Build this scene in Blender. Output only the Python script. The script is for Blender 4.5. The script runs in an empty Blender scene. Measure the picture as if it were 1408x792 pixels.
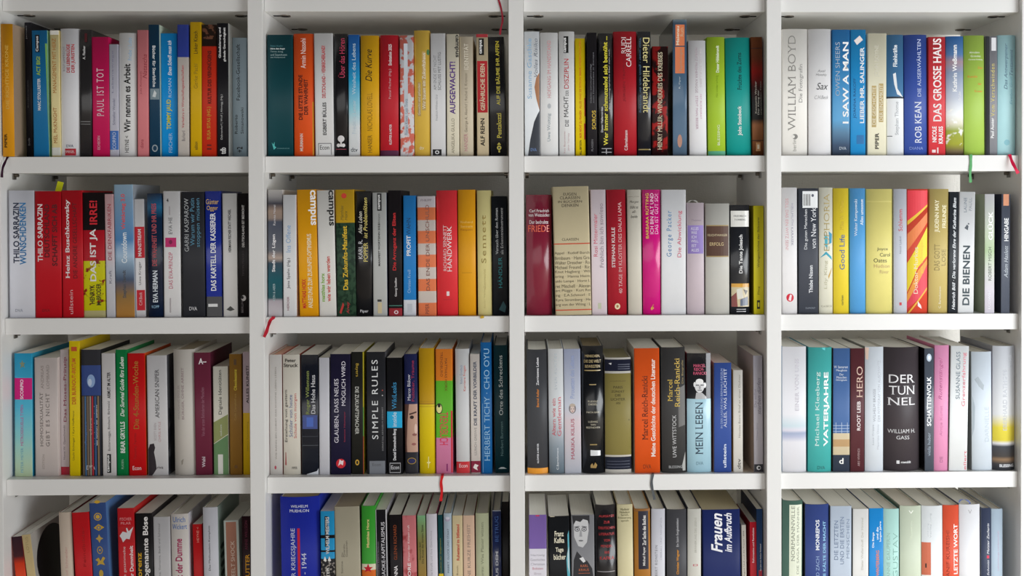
import bpy, bmesh, math, random
from mathutils import Vector, Matrix
C = bpy.context.scene.collection
scene = bpy.context.scene

# ------------------------------------------------------------------ camera
F, CX, CY = 1549.573, 759.186, 297.797          # focal length and principal point, in pixels of the 1408x792 frame
Z0 = 1.30                                       # height of the second shelf board above the floor
def rotm(a, b, c):
    ca, sa, cb, sb, cc, sc = math.cos(a), math.sin(a), math.cos(b), math.sin(b), math.cos(c), math.sin(c)
    Rx = Matrix(((1, 0, 0), (0, ca, -sa), (0, sa, ca)))
    Ry = Matrix(((cb, 0, sb), (0, 1, 0), (-sb, 0, cb)))
    Rz = Matrix(((cc, -sc, 0), (sc, cc, 0), (0, 0, 1)))
    return Rz @ Rx @ Ry
RM = rotm(0.0119479, -0.0231917, -0.00274227)
CAM = Vector((0.0164847, -1.9493297, -0.0819863 + Z0))
def axis(v): return Vector((v[0], v[2], -v[1]))
right, down, fwd = axis(RM[0]), axis(RM[1]), axis(RM[2])
cd = bpy.data.cameras.new('camera')
cam = bpy.data.objects.new('camera', cd); C.objects.link(cam)
m = Matrix((right, -down, -fwd)).transposed().to_4x4(); m.translation = CAM
cam.matrix_world = m
cd.sensor_width = 36; cd.lens = F * 36 / 1408
cd.shift_x = (704 - CX) / 1408; cd.shift_y = (CY - 396) / 1408
cd.clip_start = 0.05
scene.camera = cam
def at(x, y, Y):
    """world point seen at pixel x, y on the vertical plane at depth Y"""
    d = fwd + right * ((x - CX) / F) + down * ((y - CY) / F)
    return CAM + d * ((Y - CAM.y) / d.y)

# ------------------------------------------------------------------ light
w = bpy.data.worlds.new('world'); scene.world = w; w.use_nodes = True
bg = w.node_tree.nodes['Background']
bg.inputs[0].default_value = (1.0, 0.93, 0.86, 1); bg.inputs[1].default_value = 0.05
def area(name, loc, target, sx, sy, power, col):
    l = bpy.data.lights.new(name, 'AREA'); l.shape = 'RECTANGLE'; l.size = sx; l.size_y = sy
    l.energy = power; l.color = col
    o = bpy.data.objects.new(name, l); C.objects.link(o); o.location = loc
    o.rotation_euler = (Vector(target) - Vector(loc)).to_track_quat('-Z', 'Z').to_euler()
    return o
area('window_daylight', (1.80, -1.35, 0.80), (0.50, 0.0, 0.80), 1.2, 1.5, 39, (0.94, 0.975, 1.0))
area('room_window', (-0.7, -3.3, 0.80), (0.0, 0.0, 0.9), 3.8, 2.0, 27, (1.0, 0.985, 0.965))
try: scene.cycles.diffuse_bounces = 8; scene.cycles.max_bounces = 12
except Exception: pass
vs = scene.view_settings
vs.view_transform = 'Standard'; vs.look = 'None'; vs.gamma = 1; vs.use_curve_mapping = False
vs.exposure = 0.0

# ------------------------------------------------------------------ helpers
def lin(c):
    if isinstance(c, str):
        c = [int(c[i:i+2], 16) / 255 for i in (0, 2, 4)]
        return tuple(x / 12.92 if x <= 0.04045 else ((x + 0.055) / 1.055) ** 2.4 for x in c) + (1,)
    return tuple(c)
_mats = {}
def mat(col, rough=0.45, metal=0.0, noise=0.03, scale=60, coat=0.0):
    k = (str(col), rough, metal, noise, scale, coat)
    if k in _mats: return _mats[k]
    M = bpy.data.materials.new('surface'); M.use_nodes = True
    nt = M.node_tree; b = nt.nodes['Principled BSDF']
    b.inputs['Roughness'].default_value = rough; b.inputs['Metallic'].default_value = metal
    b.inputs['Coat Weight'].default_value = coat; b.inputs['Coat Roughness'].default_value = 0.12
    if rough >= .45 and not metal: b.inputs['Specular IOR Level'].default_value = 0.3
    c = lin(col)
    if noise:
        tc = nt.nodes.new('ShaderNodeTexCoord'); n = nt.nodes.new('ShaderNodeTexNoise'); n.inputs['Scale'].default_value = scale
        nt.links.new(tc.outputs['Object'], n.inputs['Vector'])
        mx = nt.nodes.new('ShaderNodeMix'); mx.data_type = 'RGBA'
        mx.inputs[6].default_value = tuple(x * (1 - noise) for x in c[:3]) + (1,)
        mx.inputs[7].default_value = tuple(min(1, x * (1 + noise)) for x in c[:3]) + (1,)
        nt.links.new(n.outputs[0], mx.inputs[0]); nt.links.new(mx.outputs[2], b.inputs['Base Color'])
    else: b.inputs['Base Color'].default_value = c
    _mats[k] = M; return M
def ramp_mat(stops, h, kind='LINEAR', rough=0.45, mottle=None, coat=0.0):
    """stops = [(height in metres above the foot, colour)]; mottle = (colour, scale, threshold, zmin, zmax)"""
    M = bpy.data.materials.new('printed_cover'); M.use_nodes = True
    nt = M.node_tree; b = nt.nodes['Principled BSDF']; b.inputs['Roughness'].default_value = rough
    b.inputs['Coat Weight'].default_value = coat; b.inputs['Coat Roughness'].default_value = 0.12
    if rough >= .45: b.inputs['Specular IOR Level'].default_value = 0.3
    tc = nt.nodes.new('ShaderNodeTexCoord'); sp = nt.nodes.new('ShaderNodeSeparateXYZ')
    nt.links.new(tc.outputs['Object'], sp.inputs[0])
    mp = nt.nodes.new('ShaderNodeMapRange'); mp.inputs[2].default_value = h
    nt.links.new(sp.outputs[2], mp.inputs[0])
    r = nt.nodes.new('ShaderNodeValToRGB'); r.color_ramp.interpolation = kind
    st = sorted((max(0, min(1, z / h)), lin(c)) for z, c in stops)
    e = r.color_ramp.elements
    e[0].position = st[0][0]; e[0].color = st[0][1]
    if len(st) > 1: e[1].position = st[1][0]; e[1].color = st[1][1]
    for p, c in st[2:]:
        q = e.new(p); q.color = c
    nt.links.new(mp.outputs[0], r.inputs[0]); out = r.outputs[0]
    if mottle:
        col, sc, th, za, zb = mottle
        n = nt.nodes.new('ShaderNodeTexNoise'); n.inputs['Scale'].default_value = sc; n.inputs['Detail'].default_value = 3
        nt.links.new(tc.outputs['Object'], n.inputs['Vector'])
        m2 = nt.nodes.new('ShaderNodeMapRange'); m2.inputs[1].default_value = th - .03; m2.inputs[2].default_value = th + .03
        nt.links.new(n.outputs[0], m2.inputs[0])
        gt = nt.nodes.new('ShaderNodeMath'); gt.operation = 'GREATER_THAN'; gt.inputs[1].default_value = za
        lt = nt.nodes.new('ShaderNodeMath'); lt.operation = 'LESS_THAN'; lt.inputs[1].default_value = zb
        nt.links.new(sp.outputs[2], gt.inputs[0]); nt.links.new(sp.outputs[2], lt.inputs[0])
        a = nt.nodes.new('ShaderNodeMath'); a.operation = 'MULTIPLY'; nt.links.new(gt.outputs[0], a.inputs[0]); nt.links.new(lt.outputs[0], a.inputs[1])
        a2 = nt.nodes.new('ShaderNodeMath'); a2.operation = 'MULTIPLY'; nt.links.new(a.outputs[0], a2.inputs[0]); nt.links.new(m2.outputs[0], a2.inputs[1])
        mx = nt.nodes.new('ShaderNodeMix'); mx.data_type = 'RGBA'; mx.inputs[7].default_value = lin(col)
        nt.links.new(a2.outputs[0], mx.inputs[0]); nt.links.new(out, mx.inputs[6]); out = mx.outputs[2]
    nt.links.new(out, b.inputs['Base Color']); return M
_pg = {}
def page_mat(col):
    if col in _pg: return _pg[col]
    M = bpy.data.materials.new('page_edges'); M.use_nodes = True
    nt = M.node_tree; b = nt.nodes['Principled BSDF']; b.inputs['Roughness'].default_value = 0.85
    tc = nt.nodes.new('ShaderNodeTexCoord'); mp = nt.nodes.new('ShaderNodeMapping'); mp.inputs['Scale'].default_value = (2600, 6, 6)
    n = nt.nodes.new('ShaderNodeTexNoise'); n.inputs['Scale'].default_value = 1.0; n.inputs['Detail'].default_value = 2
    nt.links.new(tc.outputs['Object'], mp.inputs[0]); nt.links.new(mp.outputs[0], n.inputs['Vector'])
    c = lin(col); mx = nt.nodes.new('ShaderNodeMix'); mx.data_type = 'RGBA'
    mx.inputs[6].default_value = tuple(x * .86 for x in c[:3]) + (1,); mx.inputs[7].default_value = tuple(min(1, x * 1.12) for x in c[:3]) + (1,)
    nt.links.new(n.outputs[0], mx.inputs[0]); nt.links.new(mx.outputs[2], b.inputs['Base Color'])
    _pg[col] = M; return M

def link(name, me, mats, parent=None, smooth=None):
    for M in mats: me.materials.append(M)
    o = bpy.data.objects.new(name, me); C.objects.link(o)
    if parent: o.parent = parent
    return o
def mesh_from(verts, faces):
    me = bpy.data.meshes.new('mesh'); me.from_pydata(verts, [], faces); me.update(); return me
def box(name, x0, x1, y0, y1, z0, z1, M, parent=None, bevel=0.0, org=(0, 0, 0)):
    bm = bmesh.new(); bmesh.ops.create_cube(bm, size=1)
    for v in bm.verts:
        v.co = Vector(((x0 + x1) / 2 + v.co.x * (x1 - x0) - org[0], (y0 + y1) / 2 + v.co.y * (y1 - y0) - org[1], (z0 + z1) / 2 + v.co.z * (z1 - z0) - org[2]))
    if bevel: bmesh.ops.bevel(bm, geom=bm.edges[:], offset=bevel, segments=2, affect='EDGES')
    me = bpy.data.meshes.new(name); bm.to_mesh(me); bm.free()
    return link(name, me, [M], parent)
def disc(name, c, r, t, axis_, M, parent=None, r2=None):
    bm = bmesh.new(); bmesh.ops.create_cone(bm, cap_ends=True, segments=20, radius1=r, radius2=r2 or r, depth=t)
    if axis_ == 'X': bmesh.ops.rotate(bm, verts=bm.verts, matrix=Matrix.Rotation(math.pi / 2, 3, 'Y'))
    bmesh.ops.translate(bm, verts=bm.verts, vec=c)
    me = bpy.data.meshes.new(name); bm.to_mesh(me); bm.free(); return link(name, me, [M], parent)

# ------------------------------------------------------------------ setting
W, H = 0.4475, 0.2784586                        # bay pitch, shelf pitch
TD, TB, REC, DEP = 0.02571, 0.02774, 0.012, 0.280
white = mat('efeeec', 0.38, noise=0.012, scale=9)
def wallpaper():
    M = bpy.data.materials.new('woven_wallpaper'); M.use_nodes = True
    nt = M.node_tree; b = nt.nodes['Principled BSDF']; b.inputs['Roughness'].default_value = 0.9
    b.inputs['Base Color'].default_value = lin('f0ede6')
    tc = nt.nodes.new('ShaderNodeTexCoord')
    outs = []
    for sc in ((700, 700, 90), (90, 90, 420)):
        mp = nt.nodes.new('ShaderNodeMapping'); mp.inputs['Scale'].default_value = sc
        n = nt.nodes.new('ShaderNodeTexNoise'); n.inputs['Scale'].default_value = 1
        nt.links.new(tc.outputs['Object'], mp.inputs[0]); nt.links.new(mp.outputs[0], n.inputs['Vector']); outs.append(n.outputs[0])
    mx = nt.nodes.new('ShaderNodeMath'); mx.operation = 'MAXIMUM'
    nt.links.new(outs[0], mx.inputs[0]); nt.links.new(outs[1], mx.inputs[1])
    bu = nt.nodes.new('ShaderNodeBump'); bu.inputs['Strength'].default_value = 0.6; bu.inputs['Distance'].default_value = 0.002
    nt.links.new(mx.outputs[0], bu.inputs['Height']); nt.links.new(bu.outputs[0], b.inputs['Normal'])
    return M
def struct(o): o['kind'] = 'structure'; return o
struct(box('wall_back', -2.6, 2.6, 0.345, 0.40, 0, 2.5, wallpaper()))
struct(box('floor', -2.6, 2.6, -3.9, 0.40, -0.05, 0, mat('e2d6c4', 0.5, noise=.08, scale=4)))

case = bpy.data.objects.new('bookcase', None); C.objects.link(case); case.location = (0, 0, 0)
case['label'] = 'large white open bookcase of four bays filled with books'; case['category'] = 'bookcase'
def ztop(j): return Z0 - (j - 1) * H            # top face of board j; board 1 carries the top shelf of the photograph
for k in range(5):
    x = (k - 2) * W
    box('side_panel' if k in (0, 4) else 'divider', x - TD / 2, x + TD / 2, 0, DEP, 0, 2.05, white, case, 0.0007)
metal = mat('6e665c', 0.35, 0.9, noise=.1)
dark = mat('15120f', 0.6)
for k in range(4):
    xa, xb = (k - 2) * W + TD / 2 + .0004, (k - 1) * W - TD / 2 - .0004
    for j in range(-1, 6):
        zt = ztop(j)
        b = box('shelf_board', xa, xb, REC, DEP, zt - TB, zt, white, case, 0.0006)
        zb = zt - TB
        if j == 0:                               # round cam fittings set in the underside of the fixed board
            for xx in (xa + .026, xb - .026):
                for yy in (.058, .212):
                    ring = disc('cam_fitting', (xx, yy, zb - .0008), .0095, .0016, 'Z', metal, b)
                    disc('cam_recess', (xx, yy, zb - .0012), .0065, .0018, 'Z', dark, b)
                    sl = 1 if xx < (xa + xb) / 2 else -1
                    box('cam_slot', xx + sl * -.020, xx + sl * -.006, yy - .003, yy + .003, zb - .0012, zb + .0002, dark, b) if sl < 0 else box('cam_slot', xx - .020, xx - .006, yy - .003, yy + .003, zb - .0012, zb + .0002, dark, b)
        elif j in (1, 2, 3):                     # metal shelf pins under the loose boards
            for sgn, xx in ((1, xa), (-1, xb)):
                for yy in (.050, .215):
                    p = disc('shelf_pin', (xx + sgn * .004, yy, zb - .0032), .003, .009, 'X', metal, case)
                    box('pin_bracket', min(xx + sgn * .0005, xx + sgn * .002), max(xx + sgn * .0005, xx + sgn * .002), yy - .006, yy + .006, zb - .0105, zb - .0002, mat('8d8a86', .3, .8), case)
box('plinth', -2 * W + TD / 2, 2 * W - TD / 2, 0.03, 0.045, 0, ztop(5) - TB, white, case)

# ------------------------------------------------------------------ lettering
_tc = {}
SERIF = set('''DIE RICHTIGE KRONE|PAUL IST TOT|KULTUR DES VERGNÜGENS|SUSA SITAS (HG.)|WILLIAM BOYD|Die Fotografin|ROB KEAN|DIE AUSERWÄHLTEN|DAS GROSSE HAUS|NICOLE|KRAUSS|EUPHORIA|Lily King|Good Life|Walter Kempowski|Alles umsonst|Michael Kleeberg|Heinz Buschkowsky|HENRY MILLER: WENDEKREIS DES KREBSES|RUDI|CARRELL|JÜRGEN TRIMBORN|Früchte des Zorns|John Steinbeck|HANDWERK|RICHARD SENNETT|Sennett|STEPHAN KULLE|40 TAGE IM KLOSTER DES DALAI LAMA|HOMOSEXUALITÄT|GIBT ES NICHT|ANDREAS|LOMBARD|Das Moses-Prinzip|AMERICAN SNIPER|BÜRGER, OHNE ARBEIT|WOLFGANG ENGLER|Das Hohe Haus|Roger Willemsen|Peter|Struck|Erziehung von gestern|Schüler von heute|Schule von morgen|DIE KRAFT DER VORBILDER|HERBERT TICHY · CHO OYU|Orte des Schreckens|HERO|DER|TUN|NEL|EINER VON UNS|ALLES, WAS LEUCHTET|Marcel Reich-Ranicki|Marcel|Reich-Ranicki|MARIKA KILIUS|Altern wie ein|Gentleman|MONREPOS|DIE KÄLTE DER MACHT|MANFRED ZACH|NORMANNVILLE|DIE SAGA DER MÄNNER|Versuch über den Roman|als Erkenntnisinstrument|Stadt der Lügen|MARKT, GLÜCK UND STAAT|EINE KURZE FREIHEIT|DER KRIEGSJAHRE|1940 - 1944|WILHELM|MUEHLON|Frauen|im Aufbruch|WikiLeaks|inside|Marco Bülow|DVA|Sax|Axel|Monthly|C.H.Beck|Der bedrohte|Carl Friedrich|von Weizsäcker|EBERHARD RATHGEB|JUDENN MAY|FREUNDE|DAS GOTT|LOSE|Rutenstängel|LIEBER MR. SALINGER|HOFGANG IM HANDSTAND|A–|Die 4-Stunden-Woche|MAINSTREAM|EVA HERMAN|Das Antwerpener|Testament|Evelyn Grill|Adam Haslett|HINGABE|W. Somerset|Maugham|Menschen|Hörigkeit|MEIN LEBEN|MARCEL|REICH-|RANICKI|Wahl|FEUCHTWANGER|ERFOLG|ALLES|WAS|ICH|WILL,|IST|PARIS|ZÜNDET|DIE|LICHTER|AN|Friedrich|Vladimir|Nabokov|Sprich,|Erinnerung,|sprich|ADAM|Was Planer wissen|Moritz: Was Planer wissen|Dieter Wellershoff: Der Himmel|Meister Zacharin|Uwe Woitzig|Stephan Thome|C.Bertelsmann|AUS DEM|Ruhestand im Stillstand'''.split('|'))
def add_serifs(me, vs_, fs):
    # short bracket bars where a stem ends on the base line, the x-height or the cap height
    use = {}
    for f in fs:
        for a, b_ in zip(f, f[1:] + f[:1]): use.setdefault((min(a, b_), max(a, b_)), []).append(f)
    ends = []
    for (a, b_), ff in use.items():
        if len(ff) != 1: continue
        (ax, ay), (bx, by) = vs_[a], vs_[b_]
        if abs(ay - by) < .004 and .04 < abs(ax - bx) < .17:
            cy = sum(vs_[i][1] for i in ff[0]) / len(ff[0])
            ends.append((min(ax, bx), max(ax, bx), ay, 1 if cy > ay else -1))
    for xa, xb, y, s_ in ends:
        n = len(vs_); e = .055; t = .032 * s_
        vs_ += [(xa - e, y), (xb + e, y), (xb + e, y + t), (xa - e, y + t)]; fs.append((n, n + 1, n + 2, n + 3))
def text2d(s, bold, ital, track, thin=False):
    k = (s, bold, ital, track, thin)
    if k in _tc: return _tc[k]
    cu = bpy.data.curves.new('t', 'FONT'); cu.body = s; cu.size = 1; cu.resolution_u = 3
    cu.offset = 0.022 if bold else (-0.012 if thin else 0.0); cu.shear = 0.3 if ital else 0; cu.space_character = track
    cu.space_line = 0.85; cu.align_x = 'LEFT'
    ob = bpy.data.objects.new('t', cu)
    me = ob.to_mesh()
    vs_ = [(v.co.x, v.co.y) for v in me.vertices]; fs = [tuple(p.vertices) for p in me.polygons]
    if s in SERIF and not ital: add_serifs(me, vs_, fs)
    ob.to_mesh_clear(); bpy.data.objects.remove(ob); bpy.data.curves.remove(cu)
    if not vs_: return [], []
    x0 = min(v[0] for v in vs_); x1 = max(v[0] for v in vs_); y0 = min(v[1] for v in vs_); y1 = max(v[1] for v in vs_)
    vs_ = [((v[0] - x0) / max(1e-6, x1 - x0), (v[1] - y0) / max(1e-6, y1 - y0)) for v in vs_]
    _tc[k] = (vs_, fs); return _tc[k]

class Spine:
    def __init__(s, w, h, kind):
        s.w, s.h = w, h
        s.b, s.p = {'H': (0.10 * w, 2.4), 'R': (0.17 * w, 2.1), 'P': (0.018 * w + .0002, 6)}[kind]
        n = {'H': 12, 'R': 14, 'P': 8}[kind]
        s.xs = [-w / 2 * math.cos(math.pi * i / n) for i in range(n + 1)]
    def y(s, x):
        xs = s.xs; x = max(xs[0], min(xs[-1], x))
        for a, b in zip(xs, xs[1:]):
            if x <= b + 1e-9:
                ya, yb = s.yt(a), s.yt(b); t = (x - a) / (b - a); return ya + (yb - ya) * t
        return s.yt(x)
    def yt(s, x): return -s.b * (1 - abs(2 * x / s.w) ** s.p)
def decal(name, v2, fs, sp, off, M, parent):
    bm = bmesh.new()
    vv = [bm.verts.new((x, 0, z)) for x, z in v2]
    for f in fs:
        try: bm.faces.new([vv[i] for i in f])
        except ValueError: pass
    lo = min(v[0] for v in v2); hi = max(v[0] for v in v2)
    for x in sp.xs[1:-1]:
        if lo < x < hi: bmesh.ops.bisect_plane(bm, geom=bm.verts[:] + bm.edges[:] + bm.faces[:], plane_co=(x, 0, 0), plane_no=(1, 0, 0), dist=1e-6)
    for v in bm.verts: v.co.y = sp.y(v.co.x) - off
    bm.normal_update()
    for f in bm.faces:
        if f.normal.y > 0: f.normal_flip()
    me = bpy.data.meshes.new(name); bm.to_mesh(me); bm.free()
    return link(name, me, [M], parent)

def cover_mesh(sp, D, t):
    w, h = sp.w, sp.h
    out = [(-w / 2, D)] + [(x, sp.yt(x)) for x in sp.xs] + [(w / 2, D)]
    k = (w / 2 - t) / (w / 2)
    inn = [(-w / 2 + t, D)] + [(x * k, sp.yt(x) + t * 1.0) for x in sp.xs] + [(w / 2 - t, D)]
    n = len(out); V = []
    for z in (0, h):
        V += [(x, y, z) for x, y in out]; V += [(x, y, z) for x, y in inn]
    O0, I0, O1, I1 = 0, n, 2 * n, 3 * n
    Fs, mi, sm = [], [], []
    for i in range(n - 1):
        side = i in (0, n - 2)
        Fs.append((O0 + i, O0 + i + 1, O1 + i + 1, O1 + i)); mi.append(1 if side else 0); sm.append(not side)
        Fs.append((I0 + i + 1, I0 + i, I1 + i, I1 + i + 1)); mi.append(2); sm.append(False)
        Fs.append((O1 + i, O1 + i + 1, I1 + i + 1, I1 + i)); mi.append(1 if side else 0); sm.append(False)
        Fs.append((O0 + i + 1, O0 + i, I0 + i, I0 + i + 1)); mi.append(1 if side else 0); sm.append(False)
    for i in (0, n - 1):
        Fs.append((O0 + i, O1 + i, I1 + i, I0 + i) if i == 0 else (O0 + i, I0 + i, I1 + i, O1 + i)); mi.append(1); sm.append(False)
    me = mesh_from(V, Fs)
    for p, a, s_ in zip(me.polygons, mi, sm): p.material_index = a; p.use_smooth = s_
    return me
def pages_mesh(sp, D, t, z0, z1, back, foredge=.0025):
    w = sp.w; k = (w / 2 - t - .0002) / (w / 2)
    out = [(x * k, sp.yt(x) + t + .0005) for x in sp.xs]
    m = 5
    out += [(w / 2 * k * (1 - 2 * i / (m - 1)), D - back - (foredge * (1 - (1 - 2 * i / (m - 1)) ** 2))) for i in range(m)]
    n = len(out)
    V = [(x, y, z) for z in (z0, z1) for x, y in out]
    Fs = [(i, (i + 1) % n, n + (i + 1) % n, n + i) for i in range(n)] + [tuple(range(n))[::-1], tuple(range(n, 2 * n))]
    return mesh_from(V, Fs)

# ------------------------------------------------------------------ books
ROWS = {0: 'top', 1: 'second', 2: 'third', 3: 'bottom'}
BAYS = {0: 'first', 1: 'second', 2: 'third', 3: 'fourth'}
BOOKS = []; cell = [0, 0]
YB = [214.5, 433.5, 654, 792]
DEF = {0: .012, 1: .008, 2: None, 3: .014}
def shelf(r, c): cell[:] = [r, c]
def b(xt0, xt1, xb0, xb1, y, kind, col, look, T=(), P=(), d=0, side=None, st=None, stk='CONSTANT', mot=None, g=0, depth=None, rib=None, pg='f8f4ea', yb=None, tab=None):
    BOOKS.append(dict(r=cell[0], c=cell[1], xt0=xt0, xt1=xt1, xb0=xb0, xb1=xb1, y=y, kind=kind, col=col, look=look, T=T, P=P, d=d, side=side,
                      st=st, stk=stk, mot=mot, g=g, depth=depth, rib=rib, pg=pg, tab=tab))
def ribbon(P, wd, col, parent, name='ribbon_bookmark'):
    # smooth the path, then a thin strip with a little thickness
    Q = []
    for i in range(len(P) - 1):
        a, b_, c_, d_ = P[max(0, i - 1)], P[i], P[i + 1], P[min(len(P) - 1, i + 2)]
        for k in range(6):
            t = k / 6
            Q.append(.5 * ((2 * b_) + (c_ - a) * t + (2 * a - 5 * b_ + 4 * c_ - d_) * t * t + (3 * b_ - a - 3 * c_ + d_) * t ** 3))
    Q.append(P[-1]); V, Fs = [], []
    for i, q in enumerate(Q):
        t = (Q[min(len(Q) - 1, i + 1)] - Q[max(0, i - 1)]).normalized()
        n = Vector((1, 0, 0)) - t * t.x
        n = n.normalized() if n.length > .3 else Vector((0, 0, 1))
        n.y = 0; n.normalize()
        k = wd / 2 * (1 + .12 * math.sin(i * .7))
        for s, dy in ((-1, -.0002), (1, -.0002), (1, .0002), (-1, .0002)): V.append(q + n * k * s + Vector((0, dy, 0)))
    for i in range(len(Q) - 1):
        o = 4 * i
        for k in range(4): Fs.append((o + k, o + (k + 1) % 4, o + 4 + (k + 1) % 4, o + 4 + k))
    Fs += [(3, 2, 1, 0), tuple(4 * (len(Q) - 1) + k for k in range(4))]
    return link(name, mesh_from([tuple(v) for v in V], Fs), [mat(col, .5, noise=.1, scale=300)], parent)
# ------------------------------------------------------------------ the books, shelf by shelf
# b(left and right edge at the top, left and right edge at the foot, top edge, kind, colour, look, T=lettering, P=printed shapes)
shelf(0, 0)
b(-4, 20.5, 1, 22, 33, 'H', 'eda21a', 'Orange-yellow hardcover with a dark purple ribbon below, leftmost book', side='b59c86', T=[('DIE RICHTIGE KRONE', 'f7cf62', 62, 150, .5, .28), ('WAHRHEIT', 'c88410', 70, 140, .18, .16), ('PIPER', '2a1c10', 184, 203, .3, .24, 'b')], d=-17, rib=('3a1230', 4, [(10.5, 214), (10.5, 216), (7, 223, .002), (3.5, 232, -.0024), (2.5, 244, -.0026)]))
b(28.5, 43, 33, 45, 31, 'P', '26242c', 'Black paperback with tiny grey lettering and an exposed dark cover', d=30, T=[('Jansen', 'c0c0c8', 36, 54, .3, .2), ('Bundesrepublik', '8a8a92', 110, 148, .4, .16), ('btb', 'a0a0a8', 190, 200, .4, .3)])
b(43, 65, 47, 67, 42, 'P', '1c78b0', 'Blue paperback with green lettering and a black label', side='9fd0b0', T=[('MARC STOLLREITER', 'f2f4f4', 108, 152, .42, .2, 'b'), ('ACT BIG!', 'a8cc3c', 78, 104, .4, .26, 'b'), ('Campus', 'ffffff', 50, 71, .36, .2, 'b')], P=[('r', '10141c', .22, .5, 48, 72), ('p', '7fb85c', [(.86, 60), (.99, 60), (.99, 200), (.94, 140)])])
b(68, 81, 72, 83, 42, 'P', 'f2e2a6', 'Narrow cream paperback with thin orange lettering', T=[('MEL McKNIGHT', 'b8702c', 148, 197, .45, .42), ('MANAGEMENT MIT HERZ', 'c07c30', 53, 128, .45, .42)], P=[('r', 'e9e6dc', 0, 1, 42, 48), ('r', 'e4e4dc', 0, 1, 203, 214)])
b(82, 108, 84, 108.5, 39.5, 'H', 'f0f0f4', 'White hardcover with red lettering and small red box at foot', T=[('ROLF LAMPRECHT', '9a9aa4', 64, 98, .2, .12), ('DIE LEBENSLÜGE', 'c42838', 61, 100, .42, .22, 'b'), ('DER JURISTEN', 'c42838', 61, 100, .72, .22, 'b'), ('DVA', '30406a', 199, 202.6, .5, .4, 'H'), ('SPIEGEL', 'f4e8e8', 207, 210.5, .5, .5, 'H')], P=[('r', 'c01c30', .22, .82, 204.5, 214)])
b(110, 126, 110, 126, 41, 'P', '2c2a2c', 'Smoky black paperback with two thin grey lines low down', g=1, T=[('A. Fischer', 'e8e8e8', 63, 82, .35, .22, 'b')], P=[('r', '8a8a8a', .05, .9, 167, 168), ('r', '8a8a8a', .05, .9, 170.5, 171.3), ('r', '55191f', .4, .62, 46, 58)])
b(126, 149, 127.5, 151, 51, 'P', 'd81c60', 'Bright magenta book with large white lettering', d=2, T=[('PAUL IST TOT', 'f6dce6', 94, 160, .48, .42, 'w'), ('EICHBORN', 'f0c0d0', 187, 206, .36, .16)])
b(150, 162, 151.5, 163, 61, 'P', 'cfcedd', 'Slim lilac-grey paperback with a blue foot', T=[('Schneller Wandel', '8888a0', 136, 172, .5, .3), ('Lebenswege', '9c9cb4', 70, 128, .4, .26), ('SCORPIO', 'e4ecff', 182, 208, .5, .4)], P=[('r', '4a7ccc', 0, 1, 180, 206)])
b(163, 187, 164, 187.5, 45.5, 'H', 'f2f2f2', 'White book with heavy black lettering along its spine', side='2a2a2a', T=[('Wir nennen es Arbeit', '141414', 88, 182, .48, .38, 'b'), ('Friebe | Lobo', '9ec4e4', 52, 83, .68, .28), ('HEYNE <', '222222', 187, 210, .45, .22)])
b(188.5, 203.5, 189.5, 204, 41.5, 'P', 'ec8c92', 'Salmon pink paperback with faint red scribbles', T=[('Natascha', 'a8444e', 75, 108, .7, .4, 'i'), ('Jule Ronstedt', 'b85a62', 98, 130, .35, .2), ('diana', 'c05460', 192, 204, .4, .3)])
b(204, 219.5, 206, 221, 34, 'P', '15415e', 'Navy blue paperback with a small square picture halfway', d=0, side='bccab8', T=[('Bücher für Sterbliche', 'eef4f8', 63, 120, .5, .3, 'bM')], P=[('r', '8ca0aa', .1, .95, 122, 137), ('p', 'e8eef0', [(.3, 133), (.5, 124), (.7, 128), (.6, 134)]), ('e', 'a8b4bc', .5, 204, 4, 5), ('e', '15415e', .5, 204, 2.6, 3.4)])
b(220, 243, 222, 244.5, 46, 'P', '0f9cec', 'Sky blue paperback with large yellow lettering', d=8, T=[('Einen Scheiß muss ich', 'f0f8ff', 56, 104, .55, .24, 'bi'), ('ROMAN', 'c8e8ff', 108, 134, .55, .2), ('TOMMY JAUD', 'ece23c', 137, 178, .5, .36, 'b'), ('FISCHER', 'bcdcf8', 183, 210, .55, .22)])
b(243.5, 259, 245, 260, 34, 'P', 'd8d0c8', 'Beige paperback with a blue-violet top end', st=[(34, '3d50b4'), (79, 'd8d0c8')], T=[('Verkehrs in Wirtschaftsgesellschaften', 'd4505c', 90, 176, .5, .3), ('Burkard', '8c8488', 180, 194, .5, .3)])
b(261, 277, 262.5, 277, 30.5, 'P', 'e6b80c', 'Mustard yellow paperback with dark lettering at the top', side='c29a10', T=[('Linker Kitsch', '3a2c08', 43, 74, .5, .34), ('Gerke Pachl', 'a88a18', 88, 122, .5, .34), ('edition', '4a3a10', 195, 206, .5, .3)])
b(277.5, 297.5, 277.5, 298, 34, 'P', 'd8341c', 'Red paperback with a dark brown ornamented top', st=[(34, '2a1c14'), (64, 'd8341c')], mot=('8a5a44', 130, .53, 34, 54), T=[('KULTUR DES VERGNÜGENS', '4a1408', 70, 143, .5, .3, 'b'), ('SUSA SITAS (HG.)', 'd8b43c', 147, 192, .5, .3), ('II', '6a1a10', 199, 206, .5, .3)])
b(298, 314, 299, 315, 32, 'P', '1c1a20', 'Black paperback with bold white title across two lines', side='e6e6e2', T=[('Globalisierung und', 'f4f4f4', 38, 80, .28, .26, 'b'), ('globale Gerechtigkeit', 'f4f4f4', 38, 85, .68, .26, 'b'), ('Dahrendorf | Wolf | Altwegg (Hg.)', 'd8d8d8', 130, 192, .4, .22), ('tdb', 'f4f4f4', 203, 212, .5, .5, 'b')])
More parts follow.
